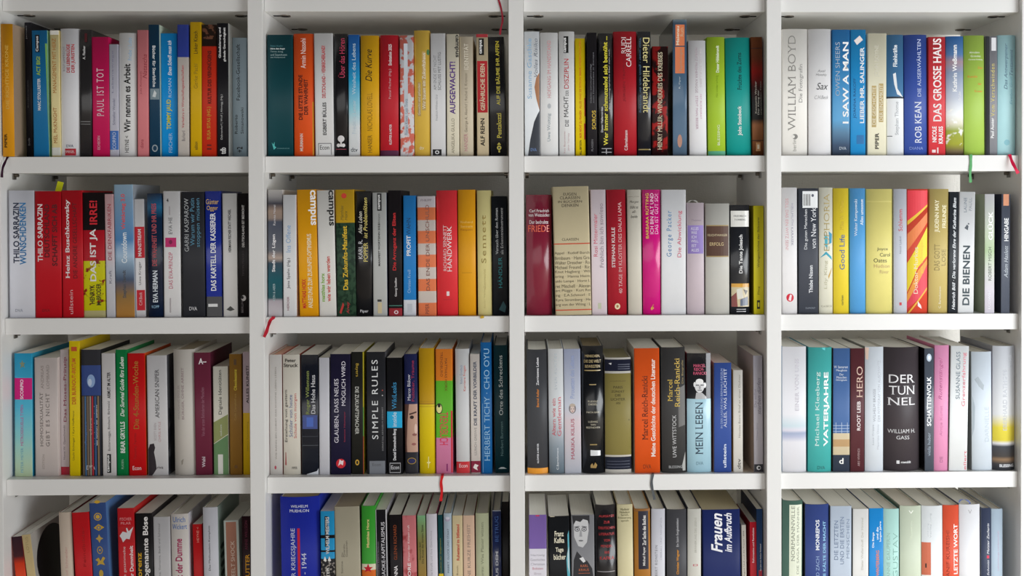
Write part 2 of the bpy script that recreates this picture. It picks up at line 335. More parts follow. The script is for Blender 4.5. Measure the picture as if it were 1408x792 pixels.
b(319.5, 338.5, 319.5, 339.5, 52, 'P', 'b4cad8', 'Light grey-blue book with thin black lettering', d=26, T=[('Facebook-Gesellschaft', '22282e', 61, 138, .4, .26), ('Roberto', '2c3238', 158, 184, .25, .2), ('Simanowski', '2c3238', 148, 184, .68, .2), ('+2', '101418', 202, 210, .5, .4, 'b')])

shelf(0, 1)
b(367, 402, 368.5, 402.5, 48, 'P', '114850', 'Thick dark teal book with a pale leaf emblem', d=2, side='1e6068', T=[('Peter Kiefer', '4c8890', 62, 64.6, .38, .5, 'H'), ('Höre den Angst', 'e6f0f0', 66, 68.8, .42, .58, 'Hb'), ('Terror, Krieg', 'a8c4c6', 70, 72.8, .38, .5, 'H'), ('und Staatskunst', 'a8c4c6', 74, 76.8, .46, .66, 'H'), ('aus Hollywood', 'a8c4c6', 78, 80.4, .42, .58, 'H'), ('EVANGELISCHE', '70a8ac', 203.5, 205, .62, .48, 'H')], P=[('p', '58c4c0', [(.16, 196), (.22, 199), (.27, 195), (.27, 201), (.34, 203), (.24, 206)])])
b(403, 430.5, 404.5, 431.5, 46.5, 'H', 'f05a20', 'Orange hardcover with white and dark red lettering', T=[('Armin Nassehi', 'fdf0e8', 53, 94, .5, .26), ('DIE LETZTE STUNDE', '4a1408', 103, 165, .35, .2, 'b'), ('DER WAHRHEIT', '4a1408', 109, 158, .62, .2, 'b'), ('MURMANN', 'fae8dc', 184, 208, .38, .16, 'b')], P=[('r', 'e8a020', .93, 1, 140, 214)])
b(431.5, 457, 434, 459, 46, 'P', 'efefef', 'White book with red title above a boxed publisher mark', T=[('DEUTSCHLAND – VERBRECHERLAND?', 'cc2834', 63, 135, .5, .2, 'b'), ('EGBERT BÜLLES', '38383c', 141, 186, .5, .24, 'b'), ('Econ', '303034', 200, 206, .5, .5, 'H')], P=[('r', '808084', .15, .88, 197, 213), ('r', 'efefef', .19, .84, 198, 213)])
b(459.5, 477.5, 460, 478, 46.5, 'H', '17151a', 'Glossy black hardcover with dark pink title and white tree emblem', g=1, T=[('Über das Hören', 'cc2c58', 53, 107, .55, .5)], P=[('e', 'f0ecec', .5, 191, 4.6, 4.6), ('r', 'f0ecec', .44, .56, 192, 202), ('e', 'f0ecec', .3, 200, 2.5, 2.5), ('e', 'f0ecec', .68, 200, 2.5, 2.5), ('r', 'a82848', .1, .9, 205, 205.8)])
b(478.5, 494, 480, 494.5, 48, 'P', '60b8e8', 'Slim paperback fading from blue over cyan to white', st=[(0, '2a70c8'), (80, '3088d8'), (110, '30b4e8'), (150, 'a0e0f0'), (175, 'e8f0f4'), (214, 'eceef0')], stk='LINEAR', T=[('Frédéric Lenoir', 'dceaf4', 138, 184, .5, .34), ('Weisheit des Lebens', 'd8f0fc', 60, 130, .5, .34), ('dtv', '505860', 203, 209, .5, .6, 'H')])
b(495.5, 520.5, 496.5, 521, 49, 'H', 'eeb41c', 'Mustard hardcover with black handwritten title', T=[('Die Kurve', '241c08', 68, 112, .45, .36, 'i'), ('NICHOLAS LOVELL', 'a87c10', 128, 180, .5, .28), ('HANSER', '8a6410', 186, 210, .5, .24)])
b(522.5, 547.5, 523, 548, 48.5, 'H', 'cc2432', 'Red hardcover with a purple foot and tiny white lettering', T=[('Endstation 2025', 'f0e4e4', 61, 90, .55, .18, 'b'), ('Pascal Fischer (Hg.)', 'e8b8bc', 95, 136, .55, .16), ('KLÖPFER & MEYER', 'f4e8e8', 171, 199, .55, .16, 'b')], P=[('r', '5c2046', 0, 1, 207, 216)])
b(549.5, 568, 550.5, 569.5, 49, 'P', 'e8e6ea', 'White book with a blotchy coral red pattern', mot=('e47868', 75, .5), T=[('Florian Klenk  Leo Trotz', '8494a4', 136, 186, .45, .22)], P=[('r', 'd6dde6', .3, .58, 60, 186)])
b(569, 590.5, 570.5, 591.5, 42, 'H', 'e8c050', 'Golden yellow book with white lettering in pale boxes', T=[('Gesucht und gefunden', 'fbf3d8', 115, 158, .32, .2), ('Wir bauen ein Zukunftshaus', 'fdf8e8', 73, 150, .62, .22), ('dtv', 'fff4cc', 201, 206, .45, .3, 'H')], P=[('r', 'ccaa66', .22, .42, 113, 160), ('r', 'ccaa66', .5, .74, 71, 152), ('e', '4c7c48', .9, 72, 2, 4)])
b(592, 612, 592.5, 613, 46, 'P', 'ececee', 'White paperback with grey title and a small black square at foot', side='d8d8d8', T=[('AM ENDE IST NICHT', '9a9a9e', 76, 124, .3, .2), ('SCHLUSS MIT LUSTIG', '7a7a7e', 72, 124, .6, .2), ('Friedrich-Wilhelm Graf', 'b4b4b8', 130, 166, .4, .14)], P=[('r', '18181a', .12, .72, 205.5, 214), ('e', 'ececee', .42, 209.6, 3, 2.6), ('e', '18181a', .42, 209.6, 1.6, 1.3)])
b(614, 630.5, 614.5, 631.5, 47, 'P', 'f0e8d2', 'Cream paperback with bold purple exclaiming title', T=[('AUFGEWACHT!', '5a2c8c', 85, 157, .48, .46, 'b'), ('campus', '181818', 48, 79, .82, .34, 'bM'), ('ANGELIKA GULLO', 'a09880', 163, 211, .5, .26)])
b(632, 650, 632.5, 651, 50.5, 'H', 'ddd0b8', 'Beige book with faint grey lettering only', T=[('IDENTITÄT', 'f2ead8', 60, 96, .45, .4), ('George A. Akerlof | Rachel E. Kranton', '9c907c', 101, 182, .5, .26), ('HANSER', 'd49aa0', 184, 208, .45, .28)])
b(654.5, 671, 656.5, 672, 47, 'P', 'dccaa8', 'Tan book with red title panel and campus label', T=[('campus', 'ffffff', 55, 74, .42, .26, 'b'), ('GEFÄHRLICHE IDEEN', 'e8d8b8', 88, 152, .48, .46, 'b'), ('ALF REHN', '241c18', 163, 201, .48, .36, 'b')], P=[('r', 'a83038', 0, 1, 47, 51.5), ('r', '141210', .22, .66, 53, 76), ('r', 'c0242c', .06, .94, 84, 155)])
b(671.5, 692, 674, 697, 51, 'P', '1c1c22', 'Black book with bold yellow title and yellow flower emblem', g=1, T=[('AUF DIE BÄUME IHR AFFEN', 'e8d82c', 57, 145, .55, .28, 'b'), ('Pestalozzi', 'e8d82c', 156, 190, .58, .3, 'b')], P=[('e', 'e8d82c', .55, 203.5, 3.1, 3.1), ('e', '1c1c22', .55, 203.5, 1.3, 1.3), ('p', 'e8d82c', [(.42, 199.5), (.55, 196), (.68, 199.5)]), ('r', 'e8d82c', .5, .6, 207, 210)])

shelf(0, 2)
b(721, 741, 721.5, 743, 43.5, 'H', 'ecf0f4', 'White book with a dark curved shape rising from its foot', T=[('Susanne Gaschke', '96c0e0', 53, 136, .34, .28), ('Volles Risiko', '787e88', 53, 106, .76, .24, 'i'), ('DVA', '7c9cd4', 204, 208, .58, .4, 'H')], P=[('p', 'b07c58', [(.99, 100), (.99, 152), (.78, 136), (.66, 120), (.78, 107)]), ('p', '3c4048', [(.99, 152), (.99, 214.5), (.2, 214.5), (.36, 192), (.62, 168), (.84, 158)])])
b(742.5, 767, 743.5, 767.5, 45, 'H', 'f2f2f2', 'White hardcover with pale pink and grey lettering', T=[('HOFGANG IM HANDSTAND', 'dc9ca2', 56, 135, .5, .2), ('Uwe Woitzig', 'a4b0b8', 156, 195, .5, .22)], P=[('e', 'c8ccd0', .5, 146, 2.5, 3.5)])
b(768.5, 789.5, 769.5, 790, 43.5, 'H', 'efefef', 'White book with mixed black and red title under black label', T=[('campus', 'ffffff', 52, 72, .42, .2, 'b'), ('DISZIPLIN', 'c42430', 81, 122, .48, .3), ('DER', '6a6a6e', 124, 132, .52, .2), ('MACHT', '1c1c1e', 133, 161, .45, .3), ('DIE', '505054', 165, 174, .5, .24), ('Roy Baumeister', 'd8b8bc', 180, 211, .36, .14), ('John Tierney', 'd8b8bc', 183, 208, .62, .14)], P=[('r', '121212', .3, .62, 50, 73)])
b(790.5, 804.5, 792, 805, 53, 'P', 'f2d40c', 'Slim bright yellow paperback with crowded small red lettering', d=5, T=[('ALLES WAS SIE SCHON IMMER WISSEN WOLLTEN', 'e08a10', 56, 150, .5, .22, 'b'), ('NUR NICHT ZU FRAGEN', 'dc6018', 152, 190, .5, .22, 'b'), ('BILL BRYSON', '3c3004', 193, 213, .5, .2, 'b')], P=[('r', 'c42c24', .9, 1, 135, 160), ('r', 'c42c24', .86, 1, 170, 192)])
b(806.5, 820.5, 808, 821, 45, 'P', '221f24', 'Slim black paperback with a golden word low on the spine', T=[('SOROS', 'd8b848', 152, 178, .68, .4, 'b'), ('Gedanken und Lösungsvorschläge', '9a9aa0', 88, 142, .4, .16), ('zum Finanzchaos in Europa', '8c8c94', 72, 142, .66, .16), ('PLASSEN', '8c8c90', 192, 208, .5, .2)])
b(822, 842, 823.5, 843, 46, 'H', '17171b', 'Black book with bold yellow title ending in three dots', g=1, T=[('Wer immer schmunzelnd sich bemüht ...', 'ece02c', 50, 200, .5, .3, 'b'), ('Eine autobiographische Bibel zieht nach', 'c8c8cc', 68, 150, .78, .12), ('Dieter Hallervorden', 'e8e8ec', 147, 182, .24, .14, 'b')], P=[('r', 'b8b8bc', .2, .9, 204, 205), ('r', 'b8b8bc', .2, .9, 209, 210), ('r', 'b8b8bc', .5, .56, 204, 212)])
b(843.5, 875, 844.5, 876, 43.5, 'H', 'b8202c', 'Thick red hardcover with white two-line name at top', T=[('RUDI', 'f0e0e0', 51, 74, .44, .2), ('CARRELL', 'f4e8e8', 51, 92, .66, .22), ('JÜRGEN TRIMBORN', '8c1420', 72, 140, .46, .14), ('C.Bertelsmann', 'f0d8d8', 179, 207, .52, .14, 'b')])
b(876.5, 894.5, 877, 895.5, 43.5, 'H', '1a1c24', 'Dark navy hardcover, cream title reading downward', g=1, side='1a1c24', T=[('Dieter Hildebrandt', 'ecdf98', 52, 155, .66, .5, 'M'), ('Vater unser - gleich nach der Werbung', '5a7ea0', 52, 155, .2, .18, 'M')], P=[('r', 'a08c4c', .05, .95, 205, 206.5)])
b(897, 918.5, 896.5, 918, 64, 'P', '2a0e10', 'Black and red mottled paperback with cream capitals', d=4, mot=('a41c1c', 42, .52), T=[('HENRY MILLER: WENDEKREIS DES KREBSES', 'ece0c0', 72, 206, .5, .28)])
b(924.5, 944.5, 925.5, 944, 27, 'P', '5c7488', 'Tall grey-blue book with orange panels, highest in its row', side='17161a', g=1, d=0, depth=.2, st=[(27, '8ba0ac'), (32, '42607a'), (190, '5c7894'), (214, '54687c')], stk='LINEAR', T=[('Ruth', 'dcb890', 38, 50, .66, .24), ('Maienau', 'f4e0c8', 36, 62, .36, .2, 'b'), ('Psychologie', 'b0987c', 68, 98, .6, .24), ('R. Piper', 'c8d4dc', 105, 122, .5, .14)], P=[('r', 'e07a48', .2, .85, 34, 63), ('r', 'e07a48', .18, .85, 64.5, 101), ('e', 'c08c78', .5, 194, 3.2, 9)])
b(946.5, 970, 948.5, 972, 56, 'H', 'f0eff2', 'White hardcover with dotted grey lettering reading downward', T=[('MORITZ FREIHERR KNIGGE', 'b8a4ae', 66, 128, .45, .14, 'M'), ('STEHT MAN BESSER', 'c8a4b8', 132, 178, .45, .14, 'M'), ('MICHAEL SCHELLBERG', 'd8ccd0', 68, 120, .7, .12, 'M'), ('MIT RÜCKGRAT', 'd8a4bc', 130, 164, .7, .12, 'M')])
b(972.5, 996, 974, 998, 51, 'H', 'aacc34', 'Lime green hardcover with a teal strip at its foot', T=[('Dieter Hildebrandt', 'f0f6dc', 63, 100, .58, .18, 'b'), ('Nie wieder achtzig', '88a81c', 104, 134, .55, .16), ('BLESSING', 'f4f8dc', 172, 200, .6, .14)], P=[('r', '5cb08c', 0, 1, 208, 216)])
b(997.5, 1031, 1000, 1033.5, 52, 'H', '1aa49c', 'Thick turquoise hardcover with black and white lettering', T=[('John Steinbeck', 'f4f8f4', 146, 187, .55, .2, 'b'), ('Früchte des Zorns', '0c2c30', 73, 124, .55, .17)])
b(1032.5, 1049, 1035.5, 1050.5, 51, 'P', '6a3a24', 'Dark brown paperback with black middle and red glow, rightmost', st=[(0, '7a4424'), (80, '6a3420'), (98, '8c1c18'), (120, '3a1414'), (140, '141214'), (164, '141214'), (172, '9c6440'), (190, '84502e'), (214, '5a3018')], stk='LINEAR', T=[('Konstantin Wecker', 'd8d0c4', 112, 156, .36, .16), ('Der Klang der', 'e4e0d8', 124, 158, .6, .18), ('ungespielten Töne', 'a8a098', 112, 158, .82, .12)], P=[('r', '2a1410', 0, 1, 66, 67), ('r', '2a1410', 0, 1, 193, 194), ('r', 'c08c5c', .32, .72, 196, 208), ('r', 'e8d8c0', .44, .62, 199, 205)])

shelf(0, 3)
b(1076, 1111, 1077.5, 1110, 40, 'H', 'efece6', 'Off-white book with tall widely spaced grey letters, leftmost', T=[('WILLIAM BOYD', '8a8884', 49, 180, .36, .3, 't'), ('Die Fotografin', '9c9a98', 88, 141, .74, .2), ('berlin', 'a4a29c', 192, 208, .46, .14)], P=[('e', '8a8884', .48, 188, 4, 3.6), ('e', 'efece6', .4, 188, 2.6, 2.2)])
b(1112, 1143, 1112.5, 1143.5, 40, 'H', 'f0eff0', 'White hardcover with one small grey italic word across', T=[('Axel', '9a9a9c', 96, 99.5, .56, .36, 'Hi'), ('Monthly', '9a9a9c', 101.5, 105.5, .56, .5, 'Hi'), ('Sax', '4c4c50', 114, 123.5, .6, .52, 'Hi'), ('C.H.Beck', 'a8a8aa', 131.5, 136.5, .56, .62, 'Hi')])
b(1144.5, 1168.5, 1144.5, 1168.5, 41, 'P', '3486c4', 'Blue book with bold white English title', st=[(0, '2e7ec2'), (120, '4a98d0'), (165, '62a8d8'), (182, '6088a8'), (200, '485a74'), (214, '3c4858')], stk='LINEAR', T=[('OWEN SHEERS', 'a8b8c8', 58, 132, .3, .26), ('I SAW A MAN', 'ffffff', 58, 170, .76, .34, 'b'), ('DVA', 'd0dce8', 202, 206, .6, .4, 'H')])
b(1169.5, 1190.5, 1169.5, 1190, 41, 'P', '2894d4', 'Bright blue book with a white sheet of paper drawn on top', T=[('LIEBER MR. SALINGER', 'f0f6fa', 65, 170, .76, .28, 'b'), ('JOANNA RAKOFF', '1c5c90', 108, 163, .3, .22)], P=[('p', 'f0e6e2', [(.22, 56), (.6, 49), (.82, 55), (.42, 62)]), ('r', '3078b4', .4, .9, 186, 198)])
b(1193, 1219, 1193, 1218.5, 46, 'P', 'f1ecd2', 'Pale cream book with tan blocks of lettering', T=[('JOHN BOYNE', 'd8d4c4', 62, 106, .5, .28), ('DIE GESCHICHTE', 'f4eed8', 120, 172, .34, .18), ('DER EINSAMKEIT', 'f4eed8', 117, 166, .72, .18), ('PIPER', '24221e', 183, 205, .5, .2, 'b')], P=[('r', 'c4ac74', .22, .46, 118, 175), ('r', 'c4ac74', .6, .84, 115, 168)])
b(1219.5, 1242.5, 1220.5, 1243, 48, 'H', '4c80ac', 'Book half blue above and white below with feather picture', st=[(48, '4a7ca8'), (133, '2a3440'), (136, 'eceef0')], T=[('Fliehkräfte', 'f0f6fa', 62, 92, .48, .26, 'b'), ('Stephan Thome', 'b4b8bc', 140, 186, .6, .28)], P=[('p', 'eceff2', [(.35, 102), (.52, 100), (.62, 122), (.98, 134), (.6, 130), (.42, 116)]), ('r', '50585e', 0, .3, 187, 188)])
b(1243.5, 1275, 1245, 1275.5, 48, 'H', '3c56a8', 'Thick royal blue book with white capitals', T=[('ROB KEAN', 'eef2fc', 140, 197, .58, .3), ('DIE AUSERWÄHLTEN', 'c4d0f0', 54, 133, .62, .2), ('DIANA', '8ca0dc', 202, 206, .5, .6, 'H')])
b(1276, 1300, 1277.5, 1299.5, 51, 'P', 'dc3e46', 'Bright red book with huge white letters filling its spine', T=[('DAS GROSSE HAUS', 'f8ecec', 53, 167, .52, .5, 'b'), ('NICOLE', 'ffffff', 174, 196, .34, .26, 'b'), ('KRAUSS', 'ffffff', 174, 198, .72, .26, 'b')], P=[('r', 'f4e0e0', .2, .42, 206, 210), ('r', 'f4e0e0', .5, .58, 203, 211)])
b(1301, 1325, 1301.5, 1325.5, 50, 'H', '7a98c0', 'Book with landscape print, blue sky down to green meadow', st=[(0, '3c78c0'), (75, '6c98d0'), (85, 'c0a4b0'), (100, '9cacc8'), (135, 'c4cad8'), (158, 'f0f2f2'), (170, 'e0dcc8'), (180, '9ca848'), (198, 'a8aa3c'), (208, '7c6c50'), (214, '544438')], stk='LINEAR', mot=('f4f4f0', 60, .6, 150, 200), T=[('Kathrin Weßmann', 'f8f8f8', 62, 126, .48, .26, 'b'), ('Das Leben', 'f0f0f0', 126, 138, .75, .14)])
b(1325.5, 1354, 1327, 1354.5, 49, 'H', 'abcc58', 'Lime green hardcover with a green ribbon hanging below', T=[('Almudena', 'f0f6dc', 71, 73.6, .5, .5, 'H'), ('Grandes', 'f0f6dc', 76, 78.6, .56, .5, 'H'), ('Carlotta Fainberg', 'f0f6dc', 81, 83.6, .56, .7, 'H'), ('Der', 'f0903c', 92, 95, .8, .25, 'H'), ('Kundin', 'f0903c', 104, 107, .4, .45, 'H'), ('der', 'f0903c', 114, 117, .76, .2, 'H'), ('Krauser', 'f0903c', 124, 127, .7, .4, 'H')], rib=('5aa868', 4.5, [(1335, 213.6), (1335, 216), (1335, 226), (1334, 238), (1334.5, 251)]))
b(1355.5, 1371, 1355.5, 1371.5, 50, 'P', '8c8c92', 'Book with black and grey halves and yellow title', T=[('Vom Verschwinden', 'e4d47c', 88, 160, .6, .34, 'w'), ('Paul Auster', 'f4f4f4', 162, 190, .56, .28, 'b')], P=[('r', '24262a', 0, .34, 50, 215), ('r', 'dcdce0', .5, .9, 52, 70)])
b(1372.5, 1397, 1372.5, 1396.5, 48.5, 'H', 'b8e4ea', 'Pale aqua hardcover with a crimson ribbon below, rightmost', T=[('Das Antwerpener', '5c7c94', 60, 123, .46, .24, 'i'), ('Testament', '6c8ca4', 68, 104, .74, .2, 'i'), ('Evelyn Grill', '84c0d0', 105, 144, .76, .2, 'i')], P=[('e', '94ccd8', .5, 196, 4, 4)], rib=('d81c48', 5.5, [(1388, 213.4), (1388.5, 216), (1391.5, 222, .004), (1396, 231, -.0024), (1400, 238.5, -.0028)]))

shelf(1, 0)
b(11.5, 47, 13.5, 48, 262, 'P', 'e6e8f2', 'White book with dark blue and light blue capitals, leftmost', T=[('THILO SARRAZIN', '28324c', 279, 362, .29, .24, 'b'), ('WUNSCHDENKEN', '2a7cb8', 279, 364, .55, .26, 'b'), ('DVA', '9ca0b0', 425, 429, .38, .3, 'H')])
b(47.5, 83.5, 49, 84.5, 263, 'P', 'cc1424', 'Red book marked with a yellow sticky note', T=[('THILO SARRAZIN', 'f4e8e8', 281, 360, .2, .2, 'b'), ('DEUTSCHLAND', '5a0c14', 281, 354, .46, .2, 'b'), ('SCHAFFT SICH AB', '5a0c14', 281, 366, .76, .2, 'b'), ('DVA', '8c1018', 425, 429, .42, .3, 'H')], tab=('dce01c', 80.5, 262, .011, .016, .25))
b(84.5, 112, 86, 115, 262, 'P', 'cc1826', 'Red book with bold white name and dark red subtitle', T=[('Heinz Buschkowsky', 'f4ecec', 274, 383, .3, .26, 'b'), ('DIE ANDERE GESELLSCHAFT', '5a1016', 279, 383, .64, .2), ('ullstein', 'e8b4b8', 399, 432, .42, .18)])
b(113, 143, 115.5, 145, 265, 'P', 'c8102c', 'Black, red and lime yellow book in stacked colour blocks', st=[(265, '1c1618'), (317, 'c01828'), (359, 'd4d014'), (428, 'c8c08c')], mot=('8c2018', 90, .6, 350, 420), T=[('DAS IST JA', 'f6f2f2', 315, 387, .5, .36, 'b'), ('IRRE!', 'd81c2c', 276, 309, .5, .36, 'b'), ('HENRYK', '38300c', 392, 418, .4, .22, 'b'), ('M. BRODER', '38300c', 390, 420, .7, .22, 'b')])
b(144, 155.5, 146.5, 159, 267, 'P', 'f0c4c8', 'Slim pale pink paperback turning grey at its foot', st=[(0, 'f0c0c4'), (330, 'ecc8cc'), (370, 'd0d0d8'), (430, 'd4d4dc')], stk='LINEAR', T=[('DIE DENKFABRIKEN', 'a83444', 281, 358, .5, .4), ('Kraft', '8c8c9c', 372, 390, .5, .3)])
b(156, 183, 160, 185, 254, 'P', '8cb8e4', 'Tall sky blue book with red title and sandy foot', side='a8b0bc', g=1, st=[(0, 'b0d4f0'), (330, '5c94cc'), (352, 'a4c4e0'), (385, '4c5c78'), (408, 'a07c48'), (433, 'c89048')], stk='LINEAR', T=[('Weltkrieg 3.0', 'd83440', 267, 316, .5, .28, 'b'), ('Countdown', 'e8f2fa', 320, 362, .5, .3, 'b'), ('Stephan Berndt', '202838', 372, 410, .5, .22, 'b')])
b(183.5, 198, 187.5, 200, 274, 'P', 'eceaec', 'White slim book with red title panel and red foot', d=6, T=[('MAINSTREAM', 'f8e4e4', 315, 353, .5, .36, 'b'), ('Uwe Krüger', '7c7c80', 360, 392, .5, .32), ('C.H.Beck', 'f4d8d8', 402, 420, .5, .3)], P=[('r', 'cc2030', 0, 1, 312, 355), ('r', 'd01c2c', .1, .96, 399, 427)])
b(201, 222, 204.5, 223.5, 266, 'H', '0e2440', 'Glossy midnight blue book with red blurred title', g=1, st=[(0, '0c2848'), (276, '1c5c8c'), (285, '2c7cac'), (300, '103050'), (360, '0c1a34'), (433, '0c1e3c')], stk='LINEAR', T=[('DIE WAHRHEIT UND IHR PREIS', 'b01c34', 280, 366, .48, .34, 'b'), ('EVA HERMAN', 'e4ecf4', 372, 416, .5, .34, 'b'), ('KOPP', '94c4e4', 420, 424, .5, .5, 'H')])
b(224.5, 247, 225.5, 249, 263, 'P', 'f0eff0', 'White book with a small magenta square in the middle', T=[('DAS EVA-PRINZIP', 'd0607c', 347, 397, .42, .24), ('EVA HE', '6c6c70', 299, 322, .42, .22), ('4', '38383c', 273, 278, .26, .12, 'Hb')], P=[('r', 'd02c74', .1, .76, 327, 340), ('e', '8c1c50', .42, 333, 2.4, 3), ('r', 'b0a8ac', .34, .42, 284, 296), ('r', 'b8b0b4', .34, .42, 410, 430)])
b(249, 280, 251.5, 281.5, 264, 'P', '33343a', 'Charcoal book with thin grey and blue title lines', T=[('GARRI KASPAROW', 'b8bcc0', 273, 346, .22, .2), ('Warum wir Putin', '5c94b0', 273, 338, .48, .2), ('stoppen müssen', '5c94b0', 273, 340, .76, .22), ('DVA', 'e8e8ec', 422, 427, .48, .36, 'H')])
b(281, 304, 284.5, 305, 263, 'P', '1c34a4', 'Royal blue book with gold name and black foot', g=1, T=[('Günter', 'e0b44c', 274, 281, .46, .8, 'H'), ('Ogger', 'e0b44c', 283, 291, .46, .7, 'H'), ('DAS KARTELL DER KASSIERER', 'f4f6fc', 293, 400, .48, .34, 'b')], P=[('r', '181820', 0, 1, 408, 436), ('r', 'e8e8e8', .12, .72, 418, 422)])
b(305.5, 325, 307.5, 326.5, 266, 'P', 'e6e4e2', 'Plain white book with short condensed black title', T=[('HERMANN FISCHER STATT WECHSEL', '30302e', 288, 347, .5, .2, 'b')], P=[('p', '4a4a48', [(.2, 426), (.5, 421), (.8, 426), (.5, 428)])])
b(326.5, 341, 328, 341.5, 266, 'P', '1c181a', 'Black book beside the first divider, white lettering', T=[('DEUTSCHLAND IST BEDROHT', 'f0eeee', 282, 340, .52, .24, 'b'), ('TIMON PERABO', '4c4446', 345, 380, .5, .2), ('BERLIN', '8c8488', 414, 430, .4, .2)], P=[('e', 'd8d4d4', .52, 410, 3.4, 4), ('e', '1c181a', .4, 409, 2, 2.2)])

shelf(1, 1)
b(368.5, 388, 368.5, 388.5, 261, 'P', '585c68', 'Book with misty photographic stripes in grey and teal, leftmost', st=[(0, 'd8d4d0'), (270, 'b8b4b4'), (280, '4c4c58'), (290, 'b49c8c'), (300, 'a89488'), (305, '565c6c'), (345, '6a6c74'), (355, 'b8a498'), (362, '384c5c'), (385, '1c5c68'), (410, '2c5c64'), (414, 'b8b0b8'), (433, 'dcd8dc')], stk='LINEAR', T=[('Stadt der Lügen', 'f4f2f4', 322, 374, .42, .28, 'b'), ('Ramita Navai', 'd8d4d8', 282, 310, .45, .16), ('KEIN & ABER', 'b8ccd0', 390, 414, .42, .16)])
b(389, 407, 390, 407.5, 268, 'P', 'ecedf0', 'White paperback with light blue title and reddish foot lettering', T=[('Ins Offene', '90b4dc', 310, 347, .4, .36), ('Jens Spahn (Hg.)', '383840', 355, 397, .42, .28), ('HERDER', '883c54', 408, 427, .36, .16)])
b(408.5, 434, 412, 438.5, 261, 'P', 'f6ac14', 'Orange-yellow paperback with big white publisher word', T=[('campus', 'ffffff', 262, 310, .77, .4, 'bM'), ('MATTHIAS HORX', 'd83024', 384, 424, .26, .22, 'b'), ('ANLEITUNG ZUM ZUKUNFTS-OPTIMISMUS', 'fff0c8', 322, 424, .58, .24, 'b')])
b(435, 459, 440, 462, 262, 'P', 'efede8', 'White paperback with big black publisher word', T=[('campus', '18181a', 262, 311, .78, .4, 'bM'), ('matthias horx', '88bc3c', 376, 415, .24, .22, 'b'), ('wie wir leben werden', 'dc5c54', 353, 415, .58, .24, 'b')])
b(460.5, 487, 464.5, 490, 261, 'P', '2c4c38', 'Dark green tread-plate patterned book with mustard top', st=[(261, 'dcae28'), (307, '34503c')], mot=('1f382a', 130, .52, 307, 434), T=[('Das Zukunfts-Manifest', 'ecc434', 311, 399, .46, .26, 'b'), ('Matthias', '7c6a20', 283, 303, .34, .16, 'i'), ('Horx', '7c6a20', 290, 303, .55, .16, 'i'), ('Arvay', 'b03438', 415, 432, .58, .2, 'bi')], P=[('e', 'cc3c28', .46, 269.5, 3.6, 3.6), ('p', 'c43430', [(.1, 430), (.3, 416), (.36, 420), (.2, 432)])])
b(488, 510.5, 489.5, 512, 263, 'H', '121216', 'Glossy black hardcover with white and yellow slanted title', g=1, T=[('KARL R.', 'e8e8ec', 330, 356, .3, .26), ('Alles Leben', 'e8e4d4', 291, 322, .3, .24, 'i'), ('POPPER', 'ecd86c', 334, 360, .62, .26), ('ist Problemlösen', 'ecd86c', 272, 328, .62, .24, 'i'), ('Piper', 'e8e8ec', 426, 431, .5, .5, 'H')])
b(512, 531, 513.5, 532.5, 265, 'P', 'c4c6c4', 'Light grey paperback with a small black label at top', side='7c88a8', T=[('MANIFEST WORTSINN 2013', '34342f', 308, 366, .46, .14, 'b'), ('campus', 'f0f0f0', 268, 288, .5, .18, 'b'), ('Luhmann', '50504c', 294, 312, .46, .16)], P=[('r', '1c1c1e', .34, .66, 266, 290), ('r', '34342f', .3, .6, 412, 415), ('r', 'd4c49c', .32, .62, 416, 431)])
b(533, 552, 535.5, 552.5, 262, 'P', '1e1a1e', 'Black book with red title and dark red foot', T=[('Die Arroganz der Eliten', 'd42c30', 293, 372, .48, .34, 'b'), ('Georg Seeßlen', 'e0dcdc', 382, 408, .55, .2, 'b')], P=[('r', '4c8c7c', 0, 1, 420, 421), ('r', '9c1828', 0, 1, 424, 436), ('e', 'ecd8dc', .55, 429.5, 3, 2.6), ('e', '9c1828', .55, 429.5, 1.6, 1.4)])
b(554, 572, 555.5, 571.5, 269, 'P', '2a88d4', 'Blue paperback with white foot and white title', st=[(269, '2a88d4'), (413, 'e6eaf2')], T=[('PROFIT', 'f4f8fc', 324, 352, .42, .34, 'b'), ('WAHN', '123c64', 300, 323, .42, .34), ('Christian Kreiß', 'a8d0f0', 371, 403, .45, .24)], P=[('r', 'c8ccd4', .3, .7, 418, 430)])
b(573.5, 598, 575.5, 600, 270, 'P', 'e47c54', 'Book with wide orange and pale horizontal stripes', st=[(270, 'e4dce0'), (286, 'f08458'), (303, 'dcd0c8'), (318, 'f08458'), (335, 'dcd0c8'), (351, 'f08458'), (368, 'dcd0c8'), (384, 'f08458'), (401, 'dcd0c8'), (417, 'f08458')], T=[('DAS ENDE DER UNSCHULD', '8c5c50', 282, 400, .56, .2), ('PIPER', '8c4c40', 418, 432, .5, .2), ('PHILIPP', '8c8088', 274, 277, .5, .6, 'H')])
b(599.5, 628, 601.5, 629.5, 262, 'H', 'ea3840', 'Coral red hardcover with a tiny white square', T=[('RICHARD SENNETT', 'fbdcdc', 310, 373, .4, .16), ('HANDWERK', 'fdf0f0', 311, 374, .62, .22)], P=[('r', 'fae4e4', .46, .6, 401, 407), ('r', 'c02c34', .3, .75, 412, 412.6)])
b(629.5, 653, 630.5, 654.5, 261, 'H', 'f0a81c', 'Plain golden orange hardcover with barely visible lettering', T=[('Richard', 'f8d068', 304, 307, .5, .7, 'H'), ('Sennett', 'f8d068', 310, 313, .5, .7, 'H'), ('Respekt', 'b8780c', 315, 318, .5, .7, 'H')], P=[('r', 'c88810', .2, .8, 375, 375.6)])
